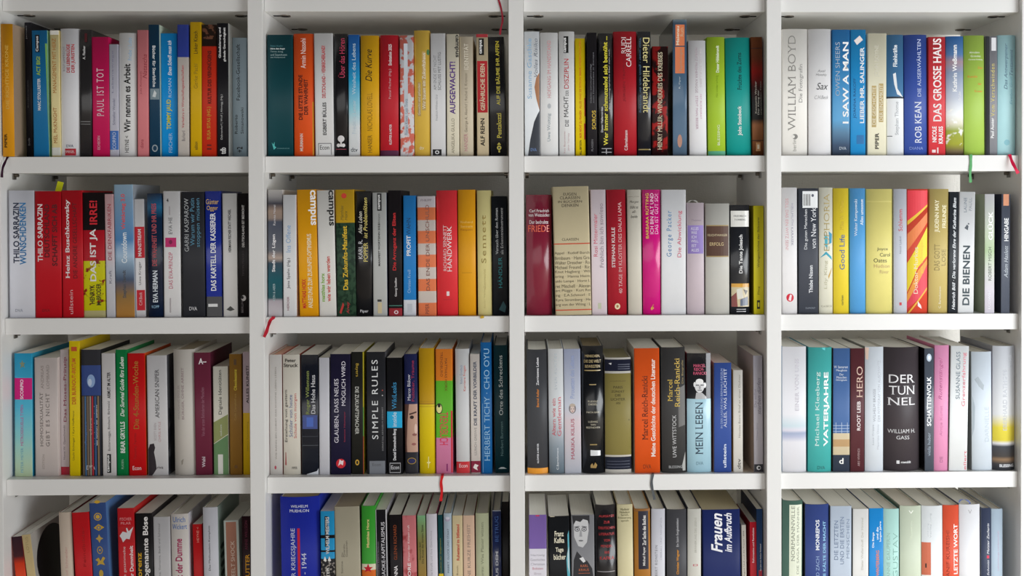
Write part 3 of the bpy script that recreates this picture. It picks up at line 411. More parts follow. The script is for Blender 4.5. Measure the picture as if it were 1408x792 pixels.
b(655, 675.5, 658, 676, 262, 'H', 'ece09c', 'Pale yellow hardcover with widely spaced gold name', T=[('Sennett', 'a8904c', 296, 362, .45, .34, 'w'), ('Zusammenarbeit', 'd0c080', 370, 396, .5, .14), ('Berlin Verlag', 'd8c888', 396, 424, .5, .14)], rib=('d8b030', 3.5, [(663, 431), (663.5, 434), (661, 436.5), (665.5, 436)]))
b(676, 696, 678, 698.5, 270, 'P', '181c22', 'Black book with teal name beside the second divider', T=[('HÄNDLER', '2c949c', 354, 396, .5, .3), ('Versuch über den Roman', 'd8dce0', 286, 350, .32, .18), ('als Erkenntnisinstrument', 'd8dce0', 286, 350, .66, .18)], P=[('p', '1c5058', [(.4, 426), (.7, 414), (.9, 422), (.8, 430)])])

shelf(1, 2)
b(723, 758.5, 724.5, 759, 268, 'R', '862038', 'Burgundy hardcover with rounded spine and orange-red word, leftmost', g=1, T=[('Carl Friedrich', 'f0e4e8', 288, 292, .52, .78, 'H'), ('von Weizsäcker', 'f0e4e8', 293.5, 298, .52, .86, 'H'), ('Der bedrohte', 'f0e0e4', 303, 308, .5, .74, 'H'), ('FRIEDE', 'ec5c3c', 310, 319, .5, .84, 'H')])
b(759, 809.5, 764.5, 813, 257, 'P', 'd4c6a2', 'Very thick beige book listing many names between orange lines', d=-3, side='b8a988', T=[('EUGEN', '50493c', 265.5, 269.5, .48, .36, 'H'), ('CLAASSEN', '50493c', 270.5, 274.5, .48, .56, 'H'), ('IN BÜCHERN', '50493c', 275.5, 279.5, .48, .66, 'H'), ('DENKEN', '50493c', 281, 285, .48, .46, 'H'), ('CLAASSEN', '6a6250', 328, 331.6, .46, .46, 'H')] + [(s, '6a624e', 346.5 + 6.45 * i, 351.2 + 6.45 * i, .5, .97, 'H') for i, s in enumerate(['Appel · Rudolf Borch', 'Birnbaum · Hans Gra', 'Walter Drescher · Ro', 'Michael Freund · Ric', 'Knut Hagberg · Wil', 'ering · Hanna Heint', 'uido Lampe · Horst L', 'ret Mitchell · Alexan', 'ert Plügge · Kurt Rei', 'ing · E.A.Schmorl · E', 'Kyra Stromberg · He', 'erg von der Wring · L'])], P=[('r', 'cc5438', 0, 1, 335, 336.6), ('r', 'cc5438', 0, 1, 426, 427.6)])
b(811.5, 832.5, 814.5, 834.5, 261, 'P', 'e8dae0', 'Pale pink hardcover with pink and grey thin lettering', T=[('Rosi Mittermaier', 'd8687c', 294, 353, .3, .26), ('Fröhlich bin ich sowieso', '9c8c98', 280, 368, .7, .26)], P=[('r', 'c8ccb0', .4, .62, 417, 425)])
b(834, 860, 836.5, 862, 261, 'H', 'b02030', 'Deep red book with white title and round cream emblem', T=[('STEPHAN KULLE', 'f0dcdc', 313, 368, .32, .18, 'b'), ('40 TAGE IM KLOSTER DES DALAI LAMA', 'e4b8b8', 278, 404, .68, .18)], P=[('e', 'f0e0b8', .5, 421.5, 3.8, 4.2), ('e', 'b07c50', .5, 421.5, 1.6, 2)])
b(862, 881.5, 864.5, 882.5, 261, 'H', 'd8d2c4', 'Off-white book with small italic words across the top', T=[('MARIE JAHODA', '948c80', 270, 271.6, .5, .8, 'H'), ('Morgen', '504c46', 276, 280, .5, .66, 'Hi'), ('blüht es', '504c46', 283, 287, .5, .6, 'Hi'), ('all-', '504c46', 289.5, 293, .5, .3, 'Hi'), ('beide', '504c46', 296, 300, .5, .5, 'Hi')])
b(883, 908, 885, 908.5, 261, 'H', 'dc1484', 'Shiny magenta hardcover with yellow name', g=1, T=[('BARBARA RÜTTING', 'f0d83c', 266, 328, .24, .2), ('ICH BIN ALT UND', 'fbd8ec', 266, 322, .52, .2), ('DAS IST GUT SO!', 'f0a8d4', 267, 322, .78, .2)], P=[('p', 'e8a84c', [(.42, 424), (.6, 418), (.5, 421), (.62, 424), (.46, 427)])])
b(909, 943, 909.5, 943, 261, 'P', 'ecedf0', 'Thick white book with blue and pink tall letters', T=[('George Packer', '4c88b8', 290, 353, .35, .26, 'w'), ('Die Abwicklung', 'd85c78', 290, 354, .76, .2)])
b(944.5, 968, 945.5, 968.5, 279, 'H', 'cfc0c8', 'Dusty lilac book with violet panel and white ribbon loop', T=[('Thomae', 'a898a8', 301.5, 304.5, .55, .6, 'H'), ('ALLES', 'f0ecf8', 312.5, 316.5, .44, .46, 'H'), ('WAS', 'f0ecf8', 318, 322, .4, .34, 'H'), ('ICH', 'f0ecf8', 324, 328, .4, .3, 'H'), ('WILL,', 'f0ecf8', 330, 334, .44, .44, 'H'), ('IST', 'f0ecf8', 336, 340, .4, .28, 'H'), ('ALLES', 'f0ecf8', 342, 346, .46, .46, 'H')], P=[('r', '9480c4', .04, .97, 310, 349)])
b(970.5, 1003, 970.5, 1003.5, 280, 'H', 'cdcbc4', 'Light grey hardcover with a brown title label', T=[('FEUCHTWANGER', 'e0d0a8', 322, 325, .5, .84, 'H'), ('ERFOLG', 'e4cc98', 333.5, 338, .46, .58, 'H')], P=[('r', 'a89060', .03, .97, 309.6, 353.6), ('r', '5c4034', .03, .97, 311, 352)])
b(1004.5, 1030.5, 1005, 1031, 282, 'H', '24262c', 'Black book with a white band and colourful cartoon band', g=1, T=[('FRIEDRICH', '5c5c60', 296, 298.5, .5, .66, 'H'), ('TORBERG', '5c5c60', 301, 303.5, .5, .6, 'H'), ('Die Tante Jolesch', 'f4f4f4', 323, 376, .56, .24, 'b')], P=[('r', 'ecebe6', .02, .98, 290, 312), ('r', 'd8c8a0', .04, .98, 390, 422), ('r', 'e4a838', .04, .98, 390, 395), ('p', '8c3c34', [(.04, 408), (.3, 402), (.36, 422), (.04, 422)]), ('p', 'e8e4d8', [(.3, 398), (.6, 396), (.66, 410), (.36, 412)]), ('p', '4a4038', [(.66, 398), (.9, 400), (.8, 406)]), ('p', '70788c', [(.5, 412), (.9, 408), (.92, 420), (.5, 421)]), ('r', 'c8c8cc', .3, .8, 425, 426), ('r', 'c8c8cc', .3, .8, 428, 429)])
b(1036, 1050, 1036.5, 1050.5, 283, 'P', 'e8dc2c', 'Slim bright yellow book with small dark lettering, rightmost', side='a89c28', T=[('Weltgeschichte der Sklaverei', '5c560c', 299, 368, .5, .26), ('Flaig', '8c8418', 394, 405, .5, .24)], P=[('r', '2c2c14', .32, .62, 413, 425), ('r', 'e8dc2c', .4, .56, 416, 422)])

shelf(1, 3)
b(1076, 1096, 1076.5, 1096.5, 258, 'H', 'ebe9ea', 'White book with a round red emblem low on its spine', T=[('SOLL DAS EIN WITZ SEIN?', 'dcaab0', 273, 344, .3, .2, 'M'), ('HELLMUTH KARASEK', 'a8a4b4', 280, 338, .66, .16, 'M')], P=[('e', 'd02038', .5, 409.5, 5.2, 5.6), ('p', 'f4e0e4', [(.38, 413), (.5, 405), (.62, 406), (.56, 414)])])
b(1098, 1125, 1098.5, 1125, 259, 'P', '464a54', 'Slate grey book carrying a white barcode sticker', T=[('Die guten Menschen', 'e8eaee', 288, 343, .38, .2), ('von New York', 'eef0f4', 286, 342, .76, .26), ('Thisbe Nissen', 'e4e6ea', 365, 403, .62, .2, 'b'), ('DUMONT', '9098a4', 422.5, 425, .6, .5, 'H')], P=[('r', 'eceef0', .2, .98, 263, 286), ('r', '50504c', .26, .3, 267, 283), ('r', '50504c', .34, .36, 267, 283), ('r', '50504c', .4, .45, 267, 283), ('r', '50504c', .49, .51, 267, 283), ('r', '50504c', .55, .59, 267, 283), ('e', '5c6070', .72, 269, 1.7, 2)])
b(1126.5, 1145, 1126.5, 1145.5, 258, 'H', 'e8e6d4', 'Ivory book with blue brush strokes across gold letters', T=[('EUPHORIA', 'b09c60', 266, 345, .55, .4, 't'), ('Lily King', 'c8c4a8', 358, 398, .5, .26), ('C.H.BECK', 'b0ac98', 420, 422.6, .55, .8, 'H')], P=[('p', '3ca8c0', [(.05, 355), (.5, 350), (.95, 358), (.9, 353), (.5, 346)]), ('p', '4cb0c4', [(.38, 322), (.62, 326), (.6, 343), (.42, 338)]), ('p', '2c90b8', [(.7, 318), (.95, 322), (.92, 334), (.74, 336)]), ('p', 'c89c38', [(.66, 380), (.94, 368), (.9, 372), (.7, 384)])])
b(1146, 1167, 1146.5, 1167.5, 259, 'H', 'f0d63c', 'Bright yellow hardcover with blue title', T=[('Good Life', '3c68a8', 323, 371, .56, .34), ('Mike W. Willms', 'ccb02c', 276, 316, .54, .24), ('carlsen', '8c8020', 406, 420, .56, .14, 'b')])
b(1168.5, 1190, 1169, 1190.5, 259, 'H', '5ca8e4', 'Sky blue hardcover with white lettering on two lines', T=[('Walter Kempowski', 'e8f4fc', 274, 325, .4, .24), ('Alles umsonst', 'f4fafe', 274, 310, .76, .2)])
b(1192, 1228, 1191.5, 1228, 260, 'H', 'e9de86', 'Wide pale yellow hardcover with name across its middle', T=[('Joyce', '4c4c30', 340.5, 345.5, .6, .42, 'H'), ('Carol', '4c4c30', 348, 353, .7, .4, 'H'), ('Oates', '4c4c30', 355.5, 361, .52, .5, 'H'), ('Hudson', 'c8a878', 363.5, 368.5, .58, .6, 'H'), ('River', 'c8b078', 371.5, 376.5, .68, .36, 'H')], P=[('r', 'dcd07c', 0, 1, 277, 277.6)])
b(1229, 1247, 1229.5, 1247.5, 260, 'H', 'ccd0da', 'Pale silver-grey book with a short red title', T=[('Schlemm', 'cc3c48', 288, 318, .5, .3), ('Nicol Ljubić', '8c90a0', 325, 349, .5, .2)], P=[('r', 'c83c48', .4, .58, 416, 420)])
b(1248, 1277, 1248.5, 1275, 260, 'H', 'e0503c', 'Book with slanted red and yellow flame streaks', T=[('Doktor Murkes', 'f4e8cc', 340, 404, .4, .2), ('ges. Schweigen', 'f0c83c', 330, 376, .7, .18)], P=[('p', 'e8404c', [(0, 262), (.99, 262), (.99, 282), (0, 305)]), ('p', 'f0c43c', [(0, 304), (.99, 281), (.99, 284), (0, 310)]), ('p', 'f08850', [(0, 322), (.99, 292), (.99, 306), (0, 345)]), ('p', 'f4dc3c', [(0, 362), (.99, 312), (.99, 352), (.5, 368), (0, 402)]), ('p', 'f4a048', [(0, 405), (.5, 372), (.99, 356), (.99, 364), (0, 416)]), ('p', 'e84858', [(0, 416), (.99, 364), (.99, 400), (0, 425)]), ('p', 'f0b43c', [(0, 432), (.99, 395), (.99, 398), (.1, 433)]), ('p', 'f4e8e8', [(.5, 414), (.66, 420), (.7, 425), (.5, 421)])])
b(1279, 1305, 1277, 1303.5, 260, 'H', 'cdb872', 'Khaki gold book with typewriter-like white letters', T=[('JUDENN MAY', 'f4ecc8', 275, 320, .4, .28, 'b'), ('FREUNDE', 'f0e8c0', 282, 314, .76, .22, 'b'), ('DAS GOTT', '9c8a54', 336, 372, .4, .28), ('LOSE', '9c8a54', 343, 366, .76, .22), ('C. Bertelsmann', 'f0e8c8', 394, 424, .56, .12)])
b(1305.5, 1318.5, 1304, 1316, 264, 'P', '30343a', 'Slim black book with long white italic title', d=1, T=[('Heinrich Böll · Die verlorene Ehre der Katharina Blum', 'e4e8ec', 272, 426, .56, .34, 'bi')])
b(1319.5, 1341, 1317, 1338.5, 264, 'P', 'e8eaec', 'White book with bold black condensed title', T=[('DIE BIENEN', '34444c', 338, 420, .5, .44, 'b'), ('LALINE', '74808c', 272, 292, .38, .18), ('PAULL', '8c949c', 272, 290, .7, .18)], P=[('p', '4c545c', [(.34, 314), (.5, 309), (.6, 311), (.56, 317)]), ('e', '4c545c', .6, 308, 1, 1.2)])
b(1354, 1367.5, 1354, 1367, 267, 'P', 'e4e4ea', 'White book with wide grey-green side cover and pale title', side='98a088', d=-4, st=[(0, 'f0f0f4'), (320, 'd8e4cc'), (345, 'b4ccA0'.lower()), (370, 'd0d4cc'), (400, 'dcd8e4'), (433, 'd4d0dc')], stk='LINEAR', T=[('GLÜCK', 'ffffff', 291, 330, .56, .54, 'b'), ('ROBERT MISCH', '6c7468', 340, 386, .54, .32), ('ECOWIN', 'f4f4fa', 400, 425, .46, .22)])
b(1377.5, 1389, 1376, 1388.5, 267, 'P', '585e6c', 'Slate blue book with small orange patch on top, rightmost', side='2c3048', d=-4, T=[('HINGABE', 'f4f6f8', 300, 332, .56, .5, 'b'), ('Adam Haslett', 'c8d0d8', 338, 382, .54, .44, 'i')], P=[('r', 'd08c68', .2, .84, 267, 283)])

shelf(2, 0)
b(19.5, 44, 20.5, 44.5, 486, 'P', '34b8dc', 'Cyan book with a magenta band and star, leftmost', side='2c9cc0', depth=.17, st=[(0, '2cacdc'), (560, '54c0e0'), (600, '90d4d8'), (640, 'c8e4c8'), (655, 'd0e4c0')], stk='LINEAR', T=[('SCORPIO', 'fce4f4', 522, 549, .42, .18, 'b'), ('METROSEXUELLE TYPEN', 'c458a0', 557, 613, .42, .16), ('PETER MEYER', '7cb4c8', 616, 650, .42, .14)], P=[('r', 'd4107c', 0, 1, 520, 549.5), ('p', '7c8c74', [(.44, 495), (.5, 499), (.62, 499), (.54, 502), (.6, 506), (.46, 504), (.34, 507), (.38, 502), (.28, 499), (.4, 499)])])
b(47, 79, 48.5, 81, 492, 'P', 'd8ccc8', 'Pinkish-white book with thin grey two-line title', depth=.14, T=[('HOMOSEXUALITÄT', '7c7470', 540, 614, .28, .16), ('GIBT ES NICHT', '7c7470', 541, 614, .56, .16, 'w'), ('ANDREAS', 'a09490', 503, 535, .34, .12), ('LOMBARD', 'a09490', 502, 535, .58, .12), ('EDITION', 'b4a8a4', 625, 645, .36, .09)])
b(82, 94.5, 84, 95, 481, 'P', 'dcd0d4', 'Narrow pinkish book with crimson title and red foot', d=12, T=[('Das Moses-Prinzip', '9c2c50', 491, 580, .6, .44), ('Horst W. Opaschowski', '7c6c74', 585, 632, .45, .28)], P=[('r', 'b82038', 0, 1, 642, 656)])
b(95.5, 108.5, 95.5, 111, 469, 'P', 'f0d40c', 'Tall bright yellow book with red and dark lettering', side='c8a80c', T=[('DER BURNOUT-IRRTUM', 'd06818', 493, 556, .45, .38, 'b'), ('Uschi Eichinger / Kyra Hoffmann', '786810', 565, 633, .4, .24)], P=[('r', 'c04c1c', .2, .75, 477, 483)])
b(111.5, 138, 113.5, 140, 481, 'P', '32333c', 'Dark book with brown, blue and red vertical stripes', side='1c1c22', T=[('das lexikon der zukunft', 'e8e4e0', 557, 613, .72, .16, 'b'), ('das', 'c88484', 575, 598, .46, .14), ('August', '5478b4', 580, 612, .2, .14), ('DVA', 'e8e4e8', 640, 646, .45, .44, 'H')], P=[('r', '1c1c24', 0, 1, 481, 502.5), ('r', '2c4484', 0, 1, 502.5, 544), ('e', '90acd8', .5, 524, 5.5, 9), ('e', 'c4d4ec', .44, 526, 2.6, 5), ('r', '6a5a48', .02, .12, 545, 654), ('r', '4c78a8', .16, .22, 545, 654), ('r', '746454', .26, .38, 545, 654), ('r', 'b0a898', .42, .48, 545, 654), ('r', 'b82434', .52, .6, 545, 654), ('r', '305888', .66, .76, 545, 654), ('r', '8c7458', .82, .9, 545, 654)])
b(139.5, 158, 141.5, 160.5, 486, 'P', 'e2dede', 'Off-white book with black publisher label at its foot', side='2a2c30', T=[('ARMUT IM ALTER', '242224', 512, 548, .52, .24, 'b'), ('Butterwegge, Bosbach, Birkwald', '646064', 552, 620, .52, .22), ('campus', 'f4f4f4', 626, 649, .45, .2, 'b')], P=[('r', '161618', .32, .62, 624.5, 650.5)])
b(158.5, 174.5, 161, 176.5, 481, 'P', '0c8848', 'Green book with white italic survival title', T=[('Der Survival Guide fürs Leben', 'e4f0e4', 491, 573, .54, .36, 'bi'), ('BEAR GRYLLS', 'f0f8f0', 580, 623, .54, .4, 'b'), ('PLASSEN', 'a0d0b0', 632, 645, .5, .2)])
b(175.5, 198.5, 177.5, 201.5, 486, 'P', 'd81418', 'Bright red book with golden brown title', side='e85c18', T=[('Die 4-Stunden-Woche', 'b87c2c', 497, 590, .46, .32), ('Timothy Ferriss', 'b01014', 596, 632, .4, .2), ('Econ', 'f8e8e8', 641, 646.5, .46, .5, 'H')])
b(201.5, 229, 204, 231.5, 489, 'P', 'dcdadc', 'White book with a dark soldier silhouette at its foot', side='48484c', T=[('AMERICAN SNIPER', '3c3c40', 508, 575, .5, .2), ('SCOTT EVEN', 'b8acb0', 582, 606, .38, .12), ('CHRIS KYLE', 'd0a8ac', 580, 608, .6, .12), ('riva', '4a4448', 641, 645, .6, .3, 'H')], P=[('p', '2a2028', [(.01, 655), (.01, 618), (.1, 611), (.3, 610), (.36, 616), (.3, 622), (.38, 634), (.42, 645), (.3, 650), (.2, 654)])])
b(236.5, 266, 240, 268, 481, 'R', 'd4cec6', 'Thick cream round-backed hardcover with faint mauve lettering', pg='c8bca4', T=[('BÜRGER, OHNE ARBEIT', 'a48c90', 506, 577, .46, .16), ('WOLFGANG ENGLER', 'bcb0ac', 530, 578, .26, .12)], P=[('p', '9c9488', [(.34, 634), (.46, 631), (.42, 638), (.36, 640)])])
b(266.5, 288.5, 269, 292, 485, 'P', '782c44', 'Burgundy book with a white capital letter at top', side='5c1c34', T=[('A–', 'f0e8ec', 493, 501, .52, .5, 'Hb'), ('Von der ersten Behinderten der Menschen', 'a46c80', 533, 600, .5, .2), ('Wahl', 'd8c8d0', 628, 643, .5, .2, 'b')])
b(292.5, 313, 294.5, 314.5, 504, 'P', 'ece8da', 'Short cream book with diagonal green lower half', T=[('Digitale Identitäten', '2c2c28', 509, 570, .5, .28), ('oekom', 'e4e8dc', 584, 600, .5, .14)], P=[('p', '9ca468', [(0, 581), (.99, 570), (.99, 597), (0, 610)]), ('p', '6c9464', [(0, 611), (.99, 598), (.99, 654), (0, 654)]), ('r', 'ecece4', .28, .62, 625, 652)])
b(314.5, 332, 317, 332.5, 487, 'P', 'a07430', 'Brown-gold book with small yellow title', T=[('Obsoleszenz', 'ecd43c', 508, 537, .5, .26, 'b'), ('Colin Campbell u.a.', 'c8a454', 541, 578, .5, .24)], P=[('r', '5c4018', .38, .6, 494, 502), ('e', '7a5418', .5, 642, 2.4, 2.4)])
b(333.5, 344.5, 335, 344.8, 484, 'P', 'cdbcc4', 'Book half lilac above and yellow below, beside divider', st=[(484, 'ccb8c0'), (568, 'e0b818')], T=[('ALLES KUNST?', '2c2428', 503, 555, .6, .34, 'b'), ('Hanno Rauterberg', 'a88c18', 580, 620, .6, .2)])

shelf(2, 1)
b(369.5, 387.5, 371.5, 388, 488, 'H', 'd4d0cc', 'Greyish-white slim book with one faint line of print, leftmost', side='c87860', pg='e8b49c', T=[('WIE KANN EIN CHRIST DAS SCHÖNE LEBEN LEBEN', '9c9690', 505, 632, .5, .14)], P=[('e', 'b04858', .45, 643, 1.4, 2.6)])
b(388.5, 411.5, 389.5, 413.5, 488, 'H', 'e3ddd0', 'Cream book with name across top and three-coloured lines', side='a84838', T=[('Peter', '38342c', 493.5, 498, .46, .66, 'Hb'), ('Struck', '38342c', 500, 505, .48, .84, 'Hb'), ('Erziehung von gestern', '3c3830', 536, 608, .2, .2), ('Schüler von heute', '6474a0', 543, 601, .46, .2), ('Schule von morgen', 'cc5c54', 541, 603, .74, .2), ('PIPER', '4c4840', 642, 645.5, .66, .3, 'H')], P=[('p', 'a83c40', [(.12, 622), (.16, 622), (.18, 640), (.1, 640)])])
b(414, 437, 415, 438.5, 488, 'P', '151a28', 'Night blue book with green-yellow author line', side='181820', g=1, T=[('Roger Willemsen', '8c9c38', 510, 570, .4, .26), ('Das Hohe Haus', 'e8e8ec', 516, 569, .7, .24)], P=[('r', '1a3a8c', .06, .94, 571, 590), ('r', '2c5cc0', .3, .7, 574, 587), ('r', '28303c', 0, 1, 612, 613), ('r', '28303c', 0, 1, 600, 600.6), ('p', 'd8dce4', [(.3, 652), (.9, 648), (.99, 644), (.99, 653.5), (.3, 653.5)])])
b(438.5, 452.5, 439.5, 453, 492, 'P', 'dcdce4', 'Plain white slim book without any lettering', T=[], P=[('r', 'd0d0da', .1, .14, 492, 654)])
b(454, 481.5, 454.5, 482, 487, 'P', '201c3a', 'Dark indigo book with white title and round red emblem', T=[('GLAUBEN, DASS NEUES', 'ece8f4', 521, 609, .32, .24), ('MÖGLICH WIRD', 'ece8f4', 497, 558, .64, .24), ('Susanne Niemeyer', 'a83450', 566, 608, .72, .1)], P=[('e', 'd82030', .52, 637.5, 6.6, 6.6), ('p', 'fbe8e8', [(.38, 641), (.46, 632), (.56, 634), (.66, 633), (.62, 640), (.5, 638)])])
b(483, 500, 483.5, 500.5, 484, 'P', '22221e', 'Black book with gold word and downward white title', side='c8b818', T=[('Beyers', 'c8a838', 500, 518, .45, .3, 'M'), ('DIE ZUKUNFTSMACHER', 'e4e4dc', 532, 597, .45, .3, 'M')], P=[('e', 'd8a838', .46, 636, 2.8, 4), ('e', '22221e', .46, 636, 1.4, 2.4), ('r', 'b0a418', .93, 1, 484, 560), ('r', '4c8c3c', .93, 1, 560, 620), ('r', '8c3020', .93, 1, 600, 654)])
b(503.5, 529.5, 505, 531, 484, 'P', '2a2b30', 'Charcoal book with large white spaced English title', side='4c4c54', T=[('SIMPLE RULES', 'eceef0', 495, 604, .44, .32, 'w'), ('DONALD SULL, KATHLEEN M. EISENHARDT', '9c9ca0', 560, 620, .84, .09), ('Econ', '5c5e64', 637, 641, .5, .44, 'H')], P=[('r', '7c8088', .12, .95, 634, 652), ('e', 'c84c38', .84, 537, .8, .8), ('e', 'd8d8dc', .84, 544, .8, .8)])
b(531, 553, 533.5, 553.5, 492, 'P', '141418', 'Black book with cyan square and white bold author', T=[('WikiLeaks', '3c9cd0', 526, 563, .48, .3), ('inside', 'e8f6fc', 567, 587, .48, .28), ('Daniel Domscheit-Berg', 'f0f0f4', 590, 633, .5, .24, 'b'), ('Econ', 'e8e8ec', 640, 645.5, .5, .52, 'H')], P=[('r', '20b4e8', 0, .98, 566, 588.5), ('r', 'b8b8bc', .14, .86, 636.5, 650.5), ('r', '141418', .17, .83, 637.5, 649.5)])
b(555.5, 573, 557.5, 575.5, 487, 'H', '222858', 'Navy book with half a man’s face printed below', T=[('Marco Bülow', 'e4e4f0', 515, 551, .35, .24), ('Politiker, Träume', 'b02c50', 496, 552, .68, .24), ('riemann', 'b89838', 632.5, 635.5, .5, .6, 'H')], P=[('r', 'c8a08c', 0, .98, 556, 626), ('p', '5c3c34', [(0, 556), (.34, 556), (.2, 580), (.12, 610), (.16, 626), (0, 626)]), ('e', '2c1c1c', .55, 574, 2.8, 2.4), ('p', '4c302c', [(.34, 569), (.9, 566), (.92, 568), (.36, 571)]), ('e', '94605a', .74, 598, 3.2, 1.8), ('e', 'e4c4b4', .84, 590, 2, 7), ('e', 'a06460', .68, 611, 3, 1.8), ('r', '24242c', 0, .98, 622, 654), ('e', 'b8942c', .5, 634, 6, 4.5), ('e', '2a2c5c', .5, 634, 5.2, 3.7)])
b(575.5, 597, 577.5, 598.5, 479, 'H', 'd8ac10', 'Mustard hardcover turning bright yellow below the middle', st=[(479, 'd0a014'), (555, 'b88c18'), (557, 'e8cc14')], P=[('r', 'b88c18', 0, 1, 552, 552.6), ('r', 'b88c18', 0, 1, 559, 559.6), ('p', 'f8ec98', [(.55, 628), (.6, 628), (.6, 635), (.72, 636), (.6, 638), (.58, 644), (.54, 644), (.54, 638), (.44, 636), (.54, 635)])])
b(598.5, 622, 600, 622.5, 480, 'P', '58b82c', 'Book in orange, green and pink sections with red ribbon', st=[(480, 'f0882c'), (524, '68c030'), (602, 'e088b0')], T=[('MATTHIAS HORX', '7c3c18', 493, 538, .62, .14, 'M'), ('TRENDBURO', '8c4410', 484, 518, .36, .14, 'M'), ('TRENDBUCH', 'e43458', 567, 612, .48, .5, 'M')], P=[('e', '1c2418', .2, 562, 4.8, 7.4), ('e', 'f0ec9c', .2, 562, 3.8, 6.2), ('e', '1c2418', .2, 558, 2, 2.4), ('r', 'd03040', .9, 1, 565, 650), ('r', '8c2c6c', .62, .7, 638, 648)], rib=('d8141c', 4.5, [(609, 650), (608, 653.5), (606.5, 664), (607.5, 676), (606, 689)]))
b(625.5, 645, 628, 646.5, 480, 'H', 'dedfe0', 'White book with red publisher box at its foot', T=[('Robert Griesbeck', '98a4bc', 502, 528, .42, .18), ('Karriere Fragen', 'd8746c', 503, 538, .68, .22), ('Econ', 'fbe4e4', 638, 643, .5, .6, 'H')], P=[('r', 'd03038', 0, .98, 635, 651)])
b(646, 659.5, 648, 661, 487, 'P', 'e2d9d2', 'Off-white slim book with crimson foot and white star', T=[('DIE KRAFT DER VORBILDER', '4c5468', 497, 585, .5, .32, 'b'), ('ULRICH GREIWE', 'a8a4a0', 588, 626, .5, .24)], P=[('r', '8c1c3c', 0, 1, 634, 650), ('p', 'f4ece8', [(.2, 643), (.4, 638), (.8, 640), (.6, 643), (.7, 647), (.4, 645)])])
b(660.5, 675.5, 662, 677, 471, 'H', '1c70b8', 'Blue book with large pale blue spaced capitals', d=-3, T=[('HERBERT TICHY · CHO OYU', 'a0ccec', 479, 634, .55, .5)], P=[('r', '8cb8e0', .14, .18, 555, 650)])
b(678, 698, 682, 699.5, 475, 'H', '123c44', 'Dark teal hardcover with white title beside second divider', T=[('Orte des Schreckens', 'e0ecec', 489, 571, .48, .28), ('Norbert Burmann', '6c9498', 580, 627, .5, .2)], P=[('p', 'dce8ec', [(.2, 645), (.4, 642.5), (.6, 642.5), (.85, 645)])])

shelf(2, 2)
b(724, 752.5, 725.5, 754, 481, 'R', '45464a', 'Dark grey round-backed book with an orange foot, leftmost', T=[('Zerrissene Leben', 'e4e4e8', 492, 530, .52, .12, 'b'), ('Bernd Adler', 'd8863c', 535, 560, .52, .12, 'b'), ('KLÖPFER & MEYER', 'e8e8ec', 610, 637, .5, .1, 'b')], P=[('r', 'f0a030', 0, 1, 644, 655)])
b(753.5, 774, 755.5, 776, 480, 'H', 'd0d8e0', 'White-to-steel-grey book with thin red title', st=[(0, 'f0f2f2'), (570, 'dce0e4'), (615, '98a4b0'), (654, '70808c')], stk='LINEAR', T=[('Altern wie ein', 'd8606c', 548, 600, .34, .24), ('Gentleman', 'd8606c', 546, 600, .7, .26), ('SVEN KUNTZE', 'c4ccd4', 486, 536, .5, .16, 'w'), ('C.Bertelsmann', 'f0f4f8', 616, 646, .56, .14)])
b(775, 797.5, 776.5, 799.5, 480, 'P', 'c4cad6', 'Lavender book with small round portrait and red name', st=[(0, 'b8c0dc'), (560, 'd4d8e4'), (580, 'e4d4da'), (654, 'ccd0dc')], stk='LINEAR', T=[('MARIKA KILIUS', 'b84c64', 576, 632, .5, .2), ('Pirouetten des Lebens', '98a8d4', 489, 548, .5, .26)], P=[('e', '8c8488', .5, 562, 5, 7), ('e', 'e4d0c8', .5, 563, 3.2, 4.8), ('e', 'c8b8a8', .5, 557.5, 4, 2.2), ('r', '3c343c', .38, .46, 562, 562.8), ('r', '3c343c', .54, .62, 562, 562.8), ('e', 'a8545c', .5, 565.6, 1, .5)])
b(799.5, 829.5, 802, 830.5, 476, 'R', '0f1218', 'Glossy black gilt hardcover with a white label', g=1, side='15151a', pg='9c8c6c', T=[('MENSCHEN,', 'c8b078', 488, 492, .5, .7, 'H'), ('DIE DIE WELT', 'c8b078', 495, 499, .5, .8, 'H'), ('BEWEGTEN', 'c8b078', 502, 506, .5, .7, 'H'), ('RUDOLF', 'ccc4ac', 551, 553.5, .5, .46, 'H'), ('DIESEL', 'ccc4ac', 555, 557.5, .5, .42, 'H'), ('MATA HARI', 'ccc4ac', 566, 568.5, .5, .6, 'H'), ('LUDWIG', 'ccc4ac', 579, 581.5, .5, .44, 'H'), ('VAN', 'ccc4ac', 583, 585.5, .5, .24, 'H'), ('BEETHOVEN', 'ccc4ac', 587, 589.5, .5, .64, 'H')], P=[('r', 'a89058', .12, .88, 509, 510.4), ('r', 'a89058', .34, .66, 528.5, 529.8), ('r', 'a89058', .34, .68, 611, 612.4), ('p', 'e4e6e8', [(.36, 619), (.84, 620), (.84, 627), (.36, 627)]), ('p', 'a8884c', [(.36, 640), (.44, 637), (.5, 641), (.58, 636), (.68, 640), (.62, 644), (.36, 643.6)])])
